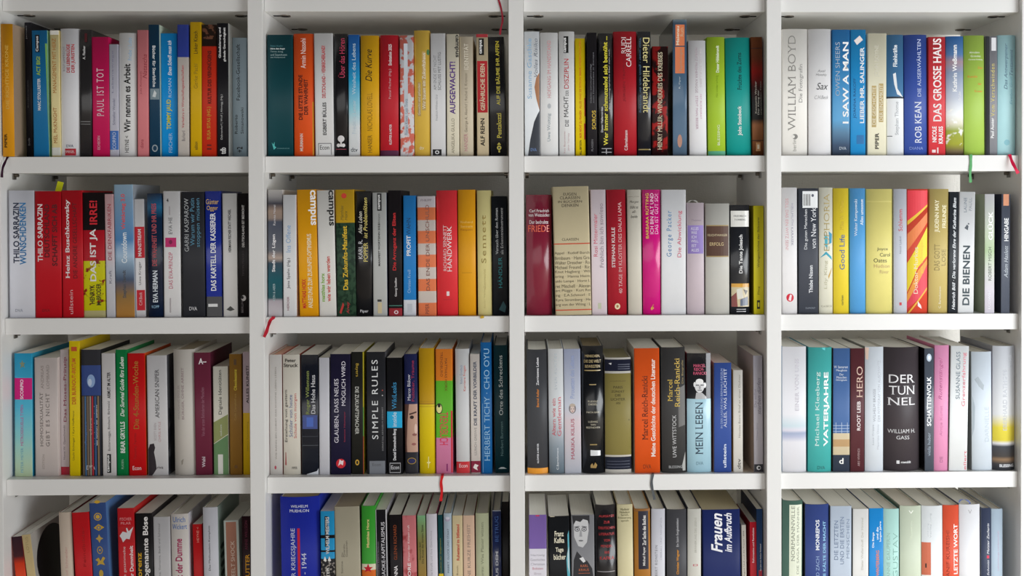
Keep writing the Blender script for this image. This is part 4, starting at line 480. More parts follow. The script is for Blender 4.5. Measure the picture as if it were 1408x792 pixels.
b(831.5, 867.5, 832.5, 868.5, 492, 'H', '8c8044', 'Olive book with two navy patterned bands edged white', side='d8d4c8', pg='c4bc94', st=[(492, 'dcd8d0'), (494.5, '25283c'), (511, 'd8d4cc'), (514, '90844a'), (626, 'd8d4cc'), (628.5, '2a2e3e'), (646, 'dcd8d0')], T=[('PARIS', '4c4424', 531, 534.5, .5, .36, 'H'), ('ZÜNDET', '4c4424', 536.5, 540, .5, .5, 'H'), ('DIE', '4c4424', 542, 545.5, .5, .22, 'H'), ('LICHTER', '4c4424', 547.5, 551, .5, .56, 'H'), ('AN', '4c4424', 553, 556, .5, .16, 'H'), ('JACQUES DELARUE', '7a6e3c', 523.5, 525.5, .5, .6, 'H')], P=[('r', '585c6c', .5, .96, 501, 502), ('r', '585c6c', .5, .96, 504, 505), ('r', '585c6c', .5, .96, 507, 508), ('p', 'd8d8dc', [(.14, 500), (.26, 499), (.24, 502)]), ('r', '4c5060', .06, .94, 634, 635), ('r', '4c5060', .06, .94, 638, 639), ('r', '4c5060', .06, .94, 642, 643), ('e', '6a6030', .92, 578, 1, 1)])
b(871.5, 906.5, 873, 907.5, 479, 'P', 'ec5c20', 'Thick vivid orange book with black and white lettering', side='d8d0c4', T=[('Marcel Reich-Ranicki', '5c2410', 517, 605, .42, .22), ('Meine Geschichte der deutschen Literatur', 'fdeee4', 494, 628, .74, .18, 'b'), ('DVA', '8c3c18', 639, 644.5, .5, .32, 'H')])
b(908, 942.5, 911.5, 943, 478, 'H', '403f3f', 'Charcoal book with golden two-line name', side='2c2c2c', T=[('Marcel', 'd8b858', 522, 552, .36, .2), ('Reich-Ranicki', 'd8b858', 493, 560, .66, .22), ('Die Biografie', '988450', 496, 528, .9, .1), ('UWE WITTSTOCK', 'd0d0d0', 571, 629, .52, .16), ('BLESSING', 'b8b8b8', 640.5, 644, .56, .56, 'H')], P=[('p', '6c6a68', [(.7, 535), (.98, 530), (.98, 585), (.7, 588)]), ('p', 'a8a8a4', [(.84, 640), (.98, 622), (.98, 648), (.86, 648)])])
b(944.5, 977.5, 945, 978.5, 486, 'H', 'b4dcec', 'Book black above with old man’s portrait, light blue below', g=1, side='c84050', st=[(486, '26262a'), (549, 'b4dcec')], T=[('MARCEL', 'e4547c', 501, 505, .52, .5, 'H'), ('REICH-', 'e4547c', 506, 510, .5, .42, 'H'), ('RANICKI', 'e4547c', 511.5, 515.5, .54, .56, 'H'), ('MEIN LEBEN', '24384c', 553, 625, .5, .3), ('DVA', '7898a8', 635, 639.5, .52, .3, 'H')], P=[('r', '3a3a40', .8, 1, 486, 548.5), ('p', 'b8b8ba', [(.34, 549), (.38, 540), (.62, 540), (.8, 546), (.82, 549)]), ('e', 'dcdcde', .52, 531, 6.6, 9.4), ('e', 'f0f0f0', .52, 525, 5.4, 4), ('e', 'e8e8ea', .32, 529, 1.6, 3.6), ('e', 'e8e8ea', .74, 530, 1.8, 3.8), ('r', '3c3c40', .36, .5, 529.2, 530.4), ('r', '3c3c40', .56, .7, 529.2, 530.4), ('e', 'a8a8ac', .53, 533, 1.3, 2.6), ('r', '5c5c60', .44, .62, 536.4, 537.3)])
b(981.5, 1005.5, 982, 1005.5, 499, 'P', '3c58a4', 'Medium blue book with slender white two-line title', side='b0a8a0', T=[('IN DER LAGUNE DAS BIENNALE-REGELN', 'a8b8e0', 507, 589, .44, .12), ('ALLES, WAS LEUCHTET', 'dce4f8', 507, 588, .66, .2), ('ullstein', 'e4ecfc', 611, 643, .62, .18, 'b')])
b(1008, 1021, 1008.5, 1021.5, 509, 'P', 'e4e0d8', 'Short slim cream book with dark publisher letters', d=3, side='c8a878', T=[('Nicolas Born: Brief an einen Dichter', 'a09c94', 515, 602, .66, .2), ('dtv', '3c3c38', 631, 645, .6, .34)])
b(1035.5, 1048, 1037, 1049.5, 489, 'P', 'c8c4ce', 'Lilac-grey book with broad grey side cover, rightmost', side='b4acb0', d=0, T=[('sterben dürfen', '847e90', 520, 570, .6, .4, 'i'), ('Du sollst', '9a94a4', 535, 560, .2, .26), ('Tilman Jens', 'b0acb8', 582, 606, .4, .26)], P=[('r', '2c2c34', .02, .98, 638.5, 649), ('e', 'e8e8ec', .5, 643.5, 3, 3), ('e', '2c2c34', .56, 643.5, 1.8, 1.6)])

shelf(2, 3)
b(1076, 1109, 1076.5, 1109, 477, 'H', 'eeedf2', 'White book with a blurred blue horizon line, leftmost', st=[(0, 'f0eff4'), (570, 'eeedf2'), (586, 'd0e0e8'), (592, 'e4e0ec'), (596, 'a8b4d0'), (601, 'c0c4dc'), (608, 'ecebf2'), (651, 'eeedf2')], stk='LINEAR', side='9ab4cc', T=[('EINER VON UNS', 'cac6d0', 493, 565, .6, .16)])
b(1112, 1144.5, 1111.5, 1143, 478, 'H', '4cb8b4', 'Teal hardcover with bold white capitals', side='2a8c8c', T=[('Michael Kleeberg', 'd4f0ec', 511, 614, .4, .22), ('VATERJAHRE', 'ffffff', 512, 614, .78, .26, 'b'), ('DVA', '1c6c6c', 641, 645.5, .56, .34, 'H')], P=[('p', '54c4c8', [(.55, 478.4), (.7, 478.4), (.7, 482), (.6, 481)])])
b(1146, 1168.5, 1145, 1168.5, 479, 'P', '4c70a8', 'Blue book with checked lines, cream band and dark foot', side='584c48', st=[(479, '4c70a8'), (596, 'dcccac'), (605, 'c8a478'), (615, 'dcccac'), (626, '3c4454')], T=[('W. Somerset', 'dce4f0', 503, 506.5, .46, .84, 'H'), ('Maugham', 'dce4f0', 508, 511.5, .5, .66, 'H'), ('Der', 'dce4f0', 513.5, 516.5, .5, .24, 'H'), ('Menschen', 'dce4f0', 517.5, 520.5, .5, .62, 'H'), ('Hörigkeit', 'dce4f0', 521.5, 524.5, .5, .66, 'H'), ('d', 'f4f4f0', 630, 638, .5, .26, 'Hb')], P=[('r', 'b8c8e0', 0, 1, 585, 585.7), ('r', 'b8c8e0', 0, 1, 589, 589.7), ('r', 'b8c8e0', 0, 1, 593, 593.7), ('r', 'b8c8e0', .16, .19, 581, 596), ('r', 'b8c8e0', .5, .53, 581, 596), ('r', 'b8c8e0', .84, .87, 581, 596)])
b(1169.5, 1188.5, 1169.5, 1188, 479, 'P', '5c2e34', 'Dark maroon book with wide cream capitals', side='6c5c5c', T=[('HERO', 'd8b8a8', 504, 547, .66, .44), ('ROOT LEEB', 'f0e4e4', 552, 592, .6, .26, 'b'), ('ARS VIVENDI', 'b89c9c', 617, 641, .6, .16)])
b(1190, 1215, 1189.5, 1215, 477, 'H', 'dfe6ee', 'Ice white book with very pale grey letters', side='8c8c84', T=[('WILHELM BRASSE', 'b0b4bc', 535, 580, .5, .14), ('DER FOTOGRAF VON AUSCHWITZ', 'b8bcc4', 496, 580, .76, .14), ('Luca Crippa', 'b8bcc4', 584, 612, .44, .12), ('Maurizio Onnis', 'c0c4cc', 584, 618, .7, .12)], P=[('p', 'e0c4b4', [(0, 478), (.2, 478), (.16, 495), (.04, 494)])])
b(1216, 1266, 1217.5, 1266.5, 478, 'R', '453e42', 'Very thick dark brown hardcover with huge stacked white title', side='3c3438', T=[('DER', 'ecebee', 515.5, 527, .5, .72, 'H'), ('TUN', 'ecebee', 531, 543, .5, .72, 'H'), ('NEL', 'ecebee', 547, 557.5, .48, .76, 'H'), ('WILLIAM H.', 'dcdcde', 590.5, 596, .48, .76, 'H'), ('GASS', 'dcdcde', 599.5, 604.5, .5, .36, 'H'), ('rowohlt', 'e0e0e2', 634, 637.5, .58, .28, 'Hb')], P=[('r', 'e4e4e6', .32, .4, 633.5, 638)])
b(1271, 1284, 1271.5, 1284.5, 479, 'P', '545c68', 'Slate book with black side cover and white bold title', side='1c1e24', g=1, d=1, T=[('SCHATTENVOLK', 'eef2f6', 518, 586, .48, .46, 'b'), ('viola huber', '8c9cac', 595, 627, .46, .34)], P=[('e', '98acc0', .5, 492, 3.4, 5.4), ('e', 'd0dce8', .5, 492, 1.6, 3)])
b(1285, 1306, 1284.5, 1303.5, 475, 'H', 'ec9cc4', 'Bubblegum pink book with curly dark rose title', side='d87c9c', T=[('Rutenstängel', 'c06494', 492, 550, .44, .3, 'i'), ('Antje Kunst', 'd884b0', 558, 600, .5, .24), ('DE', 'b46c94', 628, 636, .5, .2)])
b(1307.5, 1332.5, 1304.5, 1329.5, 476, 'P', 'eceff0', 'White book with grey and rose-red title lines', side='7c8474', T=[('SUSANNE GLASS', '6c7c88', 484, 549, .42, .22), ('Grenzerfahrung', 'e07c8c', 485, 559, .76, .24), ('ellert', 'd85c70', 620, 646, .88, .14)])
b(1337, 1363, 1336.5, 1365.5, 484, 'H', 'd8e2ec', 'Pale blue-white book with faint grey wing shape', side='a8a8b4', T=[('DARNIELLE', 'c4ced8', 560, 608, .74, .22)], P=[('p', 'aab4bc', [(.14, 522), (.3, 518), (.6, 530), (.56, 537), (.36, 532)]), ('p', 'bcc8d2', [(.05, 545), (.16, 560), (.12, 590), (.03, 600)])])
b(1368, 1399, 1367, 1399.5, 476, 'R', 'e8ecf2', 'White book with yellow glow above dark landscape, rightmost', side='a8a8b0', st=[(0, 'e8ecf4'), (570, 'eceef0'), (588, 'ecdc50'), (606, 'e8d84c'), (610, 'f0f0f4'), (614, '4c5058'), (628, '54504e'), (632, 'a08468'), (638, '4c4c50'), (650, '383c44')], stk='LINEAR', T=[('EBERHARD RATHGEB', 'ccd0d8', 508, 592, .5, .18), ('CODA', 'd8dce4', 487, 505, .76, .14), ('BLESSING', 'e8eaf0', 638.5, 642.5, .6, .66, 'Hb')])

shelf(3, 0)
b(11.5, 26.5, 16.5, 33, 738, 'P', '3c1c24', 'Leaning dark purple book glowing orange below, leftmost', side='c8301c', d=0, depth=.16, st=[(0, '381a28'), (765, '481c24'), (775, 'd8380f'), (792, 'f0481c')], stk='LINEAR')
b(29, 42, 37, 49, 735, 'P', 'd8c08c', 'Beige slim book whose side cover shows a black oval', d=2, depth=.16, side='b8b2aa', T=[('LOTUS', 'b09c6c', 738, 760, .5, .3)])
b(79.5, 98, 83.5, 101, 705, 'H', 'dccab8', 'Cream round-backed book with pinkish pages edge line', d=4, side='6a1c24', T=[('Wolf Schneider', 'd4a8a0', 752, 800, .5, .2)])
b(99, 121.5, 103.5, 127, 705, 'P', 'd81c24', 'Plain red book with scarcely visible dark print', d=2, T=[('Feindbilder', 'b01418', 725, 780, .6, .16)])
b(123.5, 144, 128, 151, 692, 'P', '3c5894', 'Blue book decorated with a column of gold emblems', side='5880b8', T=[], P=[('e', 'c8a02c', .5, 690.6, 4, 2.2), ('e', 'c8a02c', .48, 711, 5.4, 5.4), ('e', '3c5894', .48, 711, 4.2, 4.2), ('e', 'd0a838', .48, 711, 2.8, 2.8), ('p', 'c8a02c', [(.2, 726), (.5, 721), (.84, 726), (.5, 730.5)]), ('e', '3c5894', .5, 726, 3, 2.4), ('e', 'd0a838', .5, 726, 1.6, 1.6), ('p', 'c0a050', [(.28, 741), (.42, 739), (.5, 735), (.58, 739), (.74, 741), (.58, 743), (.5, 747), (.42, 743)]), ('e', 'b89848', .5, 757, 4, 5.4), ('e', '3c5894', .5, 757, 2.8, 4.2), ('e', 'b89848', .5, 757, 1.4, 1.6), ('p', 'c8a440', [(.2, 770), (.4, 767), (.5, 772), (.66, 766), (.8, 768), (.66, 773), (.76, 778), (.5, 776), (.26, 778), (.36, 773)]), ('e', 'c8a440', .5, 789, 3, 5)])
b(161, 184, 163.5, 186.5, 699, 'P', 'd02028', 'Red book with a white dancing figure near the top', side='c82020', T=[('FISCHER', 'e89094', 712, 716, .5, .7, 'H'), ('PILAR', 'e89094', 718, 721.5, .5, .6, 'H'), ('der Dummheit', 'f4e4e4', 751, 800, .78, .22, 'b'), ('Die gesammelte', 'e8c8c8', 752, 800, .38, .2)], P=[('r', 'b8141c', .04, .96, 724, 747), ('p', 'd8d4d8', [(.1, 737), (.3, 731), (.56, 733), (.5, 727), (.56, 726), (.66, 731), (.94, 725), (.8, 734), (.7, 742), (.5, 741), (.3, 746), (.2, 740)])])
b(185.5, 209, 188, 210.5, 706, 'P', '1c1a1c', 'Black book with very bold white vertical title', side='2a262a', T=[('sogenannte Böse', 'eeeae8', 711, 800, .64, .42, 'b'), ('Lorenz', 'd8a41c', 760, 800, .18, .3, 'b')])
b(210.5, 233, 212, 234.5, 711, 'P', 'c9c7c9', 'Light grey-white slim book with thin grey print', side='b0acac', T=[('Name, Vorname, Stadt und Schicksal', '8c8a8c', 720, 800, .36, .14)])
b(234.5, 258, 236, 260, 707, 'H', 'ddd6d0', 'Cream round-backed book with blue name and crimson title', side='ccc8d0', T=[('Ulrich', '5078b8', 711, 718.5, .48, .7, 'H'), ('Wickert', '5078b8', 721, 728, .5, .84, 'H'), ('ist der Dumme', 'a8285c', 741, 800, .44, .4, 'b')])
b(264.5, 277.5, 266.5, 279.5, 721, 'P', 'c4181c', 'Short slim red book between two white ones', d=8, T=[('HEYNE <', 'e09080', 725, 746, .55, .24)])
b(278.5, 298.5, 280, 300.5, 698, 'H', 'd4d4dc', 'White book whose side cover shows dark slanting letters', side='8c9c94', T=[('Das Methusalem-Komplott', '3c3c44', 723, 785, .44, .16)])
b(307, 328, 309.5, 330, 716, 'P', 'd4dcd4', 'White-edged book with brown panel and pale title', d=5, T=[('BESEELT SHOCK', 'dcc8b8', 744, 805, .56, .26)], P=[('r', 'a4705c', .14, .84, 718, 876)])
b(331.5, 344.8, 333.5, 344.9, 710, 'P', '2c1018', 'Dark maroon book with yellow capitals beside divider', T=[('ANNE WILLSON', '6c1c3c', 716, 756, .5, .34), ('MUTTER', 'e8a41c', 762, 800, .62, .5, 'b')])

shelf(3, 1)
b(384.5, 437.5, 386, 440, 684, 'H', '1c2ca4', 'Very thick royal blue book with red vertical strip, leftmost', side='2034a8', pg='c8b898', T=[('WILHELM', 'e4e8f8', 695, 698.6, .5, .44, 'H'), ('MUEHLON', 'e4e8f8', 701, 704.8, .5, .5, 'H'), ('DER KRIEGSJAHRE', 'd8dcf4', 727, 805, .34, .14), ('1940 - 1944', 'dce0f4', 761, 815, .6, .12)], P=[('r', 'c81838', .44, .505, 727, 820)])
b(441, 459, 441.5, 460.5, 703, 'P', '2c9cd0', 'Cyan paperback with black bands and dark lower half', st=[(703, '28a0d8'), (736, '101014'), (741, '28a0d8'), (757, '101014'), (760, '28a0d8'), (769, '1c1a1c')], mot=('9c948c', 200, .56, 770, 876), T=[('WILHELM MEISTERS', 'dcd8d4', 711, 762, .5, .26, 'b'), ('THEATER', 'e0dcd8', 780, 815, .5, .2, 'b')], P=[('r', '181618', .3, .52, 710, 752), ('p', 'f0ece8', [(.18, 771), (.3, 765), (.42, 771), (.36, 772.5)]), ('p', 'f0ece8', [(.5, 771), (.62, 765), (.74, 771), (.66, 772.5)])])
b(460, 493, 461.5, 496, 697, 'P', 'b4ac96', 'Thick taupe book with tiny grey vertical print', side='a09888', pg='b8aa90', T=[('Die', '7c7668', 760, 766, .28, .06), ('Mineralo-', '7c7668', 748, 766, .36, .08), ('Gesteinen', '7c7668', 744, 766, .46, .08), ('zur Sonne', '7c7668', 772, 800, .26, .08)])
b(497, 515.5, 497.5, 516.5, 696, 'H', '3ca034', 'Green book with a red star above orange foot', side='3ca834', st=[(696, '3ea436'), (776, 'e4dcc0'), (784, 'e06c24')], T=[('Matthias Horx', 'e4d48c', 714, 753, .46, .2, 'b')], P=[('p', 'c8182c', [(.46, 775), (.56, 780), (.82, 780), (.62, 783), (.7, 787), (.46, 785), (.2, 787), (.3, 783), (.12, 780), (.36, 780)])])
b(517, 530.5, 518, 533, 701, 'P', '1c1a20', 'Black book with white capitals and photographic side cover', side='a8a4ac', T=[('KARAOKE-KAPITALISMUS', 'e8e6ec', 718, 805, .64, .32), ('Jonas Ridderstråle & Kjell A. Nordström', '9c98a0', 745, 800, .2, .12)], P=[('r', 'd4d4d8', 0, .05, 701, 876), ('r', 'd4d4d8', .93, 1, 701, 876)])
b(535, 551.5, 537, 553.5, 708, 'P', '1a1418', 'Black slim book with rusty orange name', T=[('GLENN RICHARD', '9c4820', 722, 770, .46, .26), ('AN ANNA', 'f0eaec', 778, 810, .46, .3, 'b')])
b(553, 571.5, 554.5, 573, 709, 'P', 'dc8084', 'Salmon red marbled book with white print', mot=('b84c50', 34, .57), T=[('Wenn der Körper ruft', 'f4dcdc', 722, 772, .46, .2), ('MORE', 'f8e8e8', 774, 800, .46, .24, 'b')])
b(573.5, 584.5, 575, 586, 709, 'P', '8ca870', 'Slim book fading from mint green to ochre', st=[(0, '8cc490'), (722, '88a870'), (745, '8c8448'), (792, 'a0803c')], stk='LINEAR', T=[('Heinrich Böll', '2c3418', 746, 770, .3, .2), ('Die Kunst der kurzen Sätze', '2c2c14', 722, 775, .62, .24)])
b(585.5, 601, 587.5, 602, 707, 'H', 'e2dde6', 'White round-backed book with magenta side cover', side='8c2c50', T=[('Sybille Krafft und ihre Geschichte', 'bcb8c0', 730, 800, .46, .26)])
b(601.5, 608.5, 603.5, 610, 708, 'P', '14484c', 'Very narrow dark green book with yellow foot', T=[('Lexikon der Gegenwart', 'a8a43c', 740, 788, .5, .3)], P=[('r', 'e8c82c', 0, 1, 789, 800)])
b(609.5, 621, 610.5, 621.5, 706, 'H', 'b8c8d4', 'Pale blue-grey book with small dome picture at top', T=[('MARKT, GLÜCK UND STAAT', '505c6c', 727, 788, .55, .32)], P=[('e', 'a09cb0', .5, 714, 4, 3.4), ('e', 'c4c4d0', .5, 712.6, 3, 2)])
b(622, 635.5, 622.5, 636.5, 709, 'P', 'e4d0a4', 'Cream slim book with red bold vertical title', T=[('Ruhestand im Stillstand', 'c43430', 721, 771, .55, .28, 'b'), ('Jürgen Roth', '8c7c60', 778, 812, .5, .2)])
b(636.5, 652, 637.5, 653, 709, 'P', 'ecc8ac', 'Peach book with grey serif-like capitals', side='a8402c', T=[('EINE KURZE FREIHEIT', 'a08c80', 721, 800, .5, .26)])
b(653.5, 672, 654.5, 672.5, 706, 'H', 'c8cca8', 'Pale sage green book with faint grey line', T=[('Moritz: Was Planer wissen', '8c9078', 718, 800, .5, .2)])
b(677, 688.5, 677.5, 689.5, 702, 'H', '1c2c60', 'Navy book in a clear jacket with glinting rim', g=1, T=[('BETRUG', '2c5ca8', 710, 745, .5, .4), ('AUS DEM', 'e0e4f0', 758, 800, .5, .3, 'b')], P=[('r', 'b8c0d0', .02, .98, 702, 703)])  # pale strip along the top paints the clear jacket's glint into the colour
b(690, 699.5, 690.5, 699.8, 690, 'P', '151214', 'Black book deep in shadow beside the second divider', d=12)

shelf(3, 2)
b(727.5, 751, 727.5, 751.5, 708, 'P', '8468ac', 'Purple topped book, white below, with red bookmark, leftmost', st=[(708, '8468b0'), (755, 'e4e0e8')], T=[('Hartwig', 'b8b4bc', 762, 765.5, .5, .8, 'H'), ('Geschichte', 'b8b4bc', 768, 771.5, .5, .84, 'H'), ('Christian', 'b8b4bc', 774, 777.5, .5, .8, 'H'), ('Bobzien', 'd49ca8', 780, 783.5, .5, .6, 'H'), ('Bros', 'c8c0c8', 787, 790.5, .5, .4, 'H')], P=[('p', 'd02c44', [(.38, 708.5), (.6, 708.5), (.6, 710), (.4, 710)])])
b(753, 783.5, 756, 784.5, 710, 'P', '16181c', 'Worn black book with bold cream words across its spine', T=[('Franz', 'e8e2cc', 730.5, 738, .5, .44, 'Hb'), ('Kafka', 'e8e2cc', 739.5, 747, .5, .48, 'Hb'), ('Tage', 'e8e2cc', 753, 761, .5, .38, 'Hb'), ('bücher', 'e8e2cc', 762.5, 770, .5, .58, 'Hb')], P=[('p', '5cb0c0', [(.9, 736), (.97, 730), (.98, 800), (.86, 800), (.82, 770), (.9, 756)]), ('p', 'c8dce0', [(.88, 762), (.95, 752), (.96, 790), (.88, 780)]), ('r', 'c8c0a8', .08, .3, 710, 711)])
b(785, 817, 786, 817.5, 708, 'P', '8c8c90', 'Grey book printed with a photograph of a man in glasses', T=[('KARL', 'c8704c', 776.5, 780, .56, .34, 'H'), ('KRAUS', 'c8704c', 782, 785.5, .54, .44, 'H')], P=[('p', '343438', [(.06, 800), (.1, 770), (.24, 758), (.5, 768), (.7, 772), (.9, 782), (.98, 800)]), ('p', 'e4e4e6', [(.34, 768), (.5, 766), (.62, 772), (.52, 774)]), ('p', 'c8c8ca', [(.1, 712), (.72, 711), (.76, 730), (.68, 746), (.5, 753), (.3, 751), (.12, 738)]), ('p', '2c2c30', [(.04, 709), (.8, 709), (.8, 722), (.72, 716), (.52, 714), (.4, 718), (.2, 716), (.1, 722)]), ('e', '3c3c40', .26, 728, 3.6, 3), ('e', 'b8b8bc', .26, 728, 2.8, 2.2), ('e', '3c3c40', .56, 728, 3.6, 3), ('e', 'b8b8bc', .56, 728, 2.8, 2.2), ('e', '2a2a2e', .27, 728, 1, .8), ('e', '2a2a2e', .56, 728, 1, .8), ('p', '4c4c50', [(.14, 724.5), (.36, 723.4), (.36, 724.4), (.14, 725.6)]), ('p', '4c4c50', [(.46, 723.4), (.68, 724.5), (.68, 725.6), (.46, 724.4)]), ('p', 'a0a0a4', [(.4, 729), (.44, 729), (.48, 738), (.36, 738)]), ('e', '6c6c70', .42, 743.6, 3.2, 1), ('r', 'c86c48', .3, .8, 788, 788.6)])
b(818, 846.5, 819.5, 847.5, 695, 'R', '201e22', 'Black worn book with eight stacked red words', g=1, T=[('AUFSÄTZE', 'c8363c', 708, 711.6, .56, .76, 'H'), ('ZUR', 'c8363c', 716.5, 720, .56, .3, 'H'), ('DEUTSCHEN', 'c8363c', 724.5, 728, .56, .8, 'H'), ('LITERATUR', 'c8363c', 733, 736.5, .56, .76, 'H'), ('VON', 'c8363c', 741.5, 745, .56, .3, 'H'), ('MENDEL-', 'c8363c', 749.5, 753, .56, .6, 'H'), ('BIS', 'c8363c', 758, 761.5, .56, .24, 'H'), ('KAFKA', 'c8363c', 765.5, 770, .56, .7, 'H')], P=[('r', 'a8a4a8', .08, .94, 786, 787)])
b(848.5, 869.5, 849.5, 871, 694, 'H', 'e0d6ac', 'Cream yellow hardcover with small stacked grey words', T=[('Vladimir', '6c6648', 699, 702, .5, .6, 'H'), ('Nabokov', '6c6648', 703, 706, .5, .64, 'H'), ('Sprich,', '6c6648', 707, 710, .5, .5, 'H'), ('Erinnerung,', '6c6648', 711, 714, .5, .86, 'H'), ('sprich', '6c6648', 715, 718, .5, .5, 'H')], side='c8b890')
b(871.5, 894, 872.5, 895, 700, 'H', 'b4772c', 'Golden brown book with a long dark label', T=[('Michel Peyer', 'e0dcd8', 752, 778, .62, .2, 'b'), ('Zur Sache des Buches', 'e8e4e0', 709, 750, .62, .22, 'b')], P=[('r', '8c5c28', 0, 1, 700, 704), ('r', '2c2a38', .26, .88, 703, 783)])
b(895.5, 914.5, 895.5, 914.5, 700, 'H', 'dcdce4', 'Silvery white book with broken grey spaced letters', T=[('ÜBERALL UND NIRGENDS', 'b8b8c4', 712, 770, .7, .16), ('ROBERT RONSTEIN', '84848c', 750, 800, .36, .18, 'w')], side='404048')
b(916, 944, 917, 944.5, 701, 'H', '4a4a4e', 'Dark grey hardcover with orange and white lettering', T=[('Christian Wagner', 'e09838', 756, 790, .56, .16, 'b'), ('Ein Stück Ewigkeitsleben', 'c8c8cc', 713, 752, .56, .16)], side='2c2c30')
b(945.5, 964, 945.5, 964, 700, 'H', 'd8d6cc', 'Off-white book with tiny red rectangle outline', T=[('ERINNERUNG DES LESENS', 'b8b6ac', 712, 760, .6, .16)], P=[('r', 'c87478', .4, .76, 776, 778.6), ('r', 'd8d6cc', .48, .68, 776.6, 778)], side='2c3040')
b(966.5, 1016, 966.5, 1018.5, 701, 'P', '1e2c66', 'Very thick navy book with large white cursive title', side='18244c', pg='cabf9e', T=[('Frauen', 'f4f4fa', 706, 760, .38, .3, 'bi'), ('im Aufbruch', 'f0f0f8', 706, 760, .68, .2, 'bi')])
b(1019, 1026, 1020.5, 1026.5, 722, 'P', 'dcd4c8', 'Very slim cream book tucked beside a thick navy one', d=4, T=[('Ingrid Noll und die Frauen 1844', '6c645c', 730, 792, .5, .34)])
b(1031, 1040, 1031.5, 1040.5, 718, 'P', 'd42434', 'Slim red book with small white print', side='a01828', T=[('Reformation und Revolution', 'f4d8dc', 726, 774, .5, .3, 'b')])
b(1041.5, 1051, 1042, 1052, 700, 'P', '2c4c7c', 'Slim blue book with white print, rightmost', side='1c2440', T=[('Ein Jahr mit Arthur Rimbaud', 'f0f4f8', 748, 785, .66, .26, 'b')], P=[('r', 'c83c50', .3, .9, 784, 800)])

shelf(3, 3)
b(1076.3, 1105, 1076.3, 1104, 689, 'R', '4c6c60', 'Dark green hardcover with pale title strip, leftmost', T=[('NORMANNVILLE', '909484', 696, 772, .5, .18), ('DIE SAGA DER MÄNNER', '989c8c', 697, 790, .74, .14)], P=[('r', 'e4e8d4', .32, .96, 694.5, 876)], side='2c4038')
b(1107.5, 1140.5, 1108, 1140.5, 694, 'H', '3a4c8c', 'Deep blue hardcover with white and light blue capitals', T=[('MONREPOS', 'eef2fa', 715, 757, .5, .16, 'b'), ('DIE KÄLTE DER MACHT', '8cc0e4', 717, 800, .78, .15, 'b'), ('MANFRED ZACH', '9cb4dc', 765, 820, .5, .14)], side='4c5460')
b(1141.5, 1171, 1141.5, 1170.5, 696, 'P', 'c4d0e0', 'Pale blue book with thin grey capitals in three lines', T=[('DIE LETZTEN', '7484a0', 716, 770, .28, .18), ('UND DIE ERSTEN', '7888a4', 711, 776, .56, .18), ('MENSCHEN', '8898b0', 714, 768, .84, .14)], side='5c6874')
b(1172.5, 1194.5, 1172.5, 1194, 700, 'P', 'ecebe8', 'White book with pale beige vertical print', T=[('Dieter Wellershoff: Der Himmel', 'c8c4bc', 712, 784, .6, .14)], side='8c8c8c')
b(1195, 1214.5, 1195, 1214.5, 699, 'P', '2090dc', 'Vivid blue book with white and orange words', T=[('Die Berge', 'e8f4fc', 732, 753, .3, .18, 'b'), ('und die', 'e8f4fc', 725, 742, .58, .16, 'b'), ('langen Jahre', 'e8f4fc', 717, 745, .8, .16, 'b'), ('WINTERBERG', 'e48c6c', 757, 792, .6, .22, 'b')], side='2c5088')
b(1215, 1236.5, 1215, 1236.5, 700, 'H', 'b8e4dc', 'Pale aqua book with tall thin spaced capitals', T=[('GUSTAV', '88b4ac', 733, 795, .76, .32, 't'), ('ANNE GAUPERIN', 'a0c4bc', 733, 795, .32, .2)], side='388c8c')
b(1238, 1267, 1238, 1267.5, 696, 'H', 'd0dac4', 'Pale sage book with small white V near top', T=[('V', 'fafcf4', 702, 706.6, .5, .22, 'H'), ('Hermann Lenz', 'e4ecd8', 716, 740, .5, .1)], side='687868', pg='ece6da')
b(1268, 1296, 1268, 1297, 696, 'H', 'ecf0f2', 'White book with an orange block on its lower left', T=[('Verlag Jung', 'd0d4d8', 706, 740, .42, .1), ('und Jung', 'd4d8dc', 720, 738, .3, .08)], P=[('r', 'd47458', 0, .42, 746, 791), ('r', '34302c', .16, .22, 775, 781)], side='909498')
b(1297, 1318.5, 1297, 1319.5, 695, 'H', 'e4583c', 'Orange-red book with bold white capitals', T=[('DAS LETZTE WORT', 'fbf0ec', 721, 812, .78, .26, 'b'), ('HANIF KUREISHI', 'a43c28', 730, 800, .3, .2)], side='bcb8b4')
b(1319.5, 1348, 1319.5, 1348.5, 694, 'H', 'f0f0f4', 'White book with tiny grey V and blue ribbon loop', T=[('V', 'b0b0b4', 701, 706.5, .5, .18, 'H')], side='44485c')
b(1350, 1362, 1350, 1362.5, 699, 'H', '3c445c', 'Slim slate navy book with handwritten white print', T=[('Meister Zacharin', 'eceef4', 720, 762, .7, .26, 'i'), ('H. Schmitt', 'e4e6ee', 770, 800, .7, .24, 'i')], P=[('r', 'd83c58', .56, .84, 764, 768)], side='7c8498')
b(1363.5, 1379, 1363.5, 1379, 700, 'H', 'bccfe0', 'Pale sky blue book with faint pink print, rightmost', T=[('Lebenslange Leidenschaft', 'ccbcd0', 730, 785, .6, .2)], side='a8b8c8')
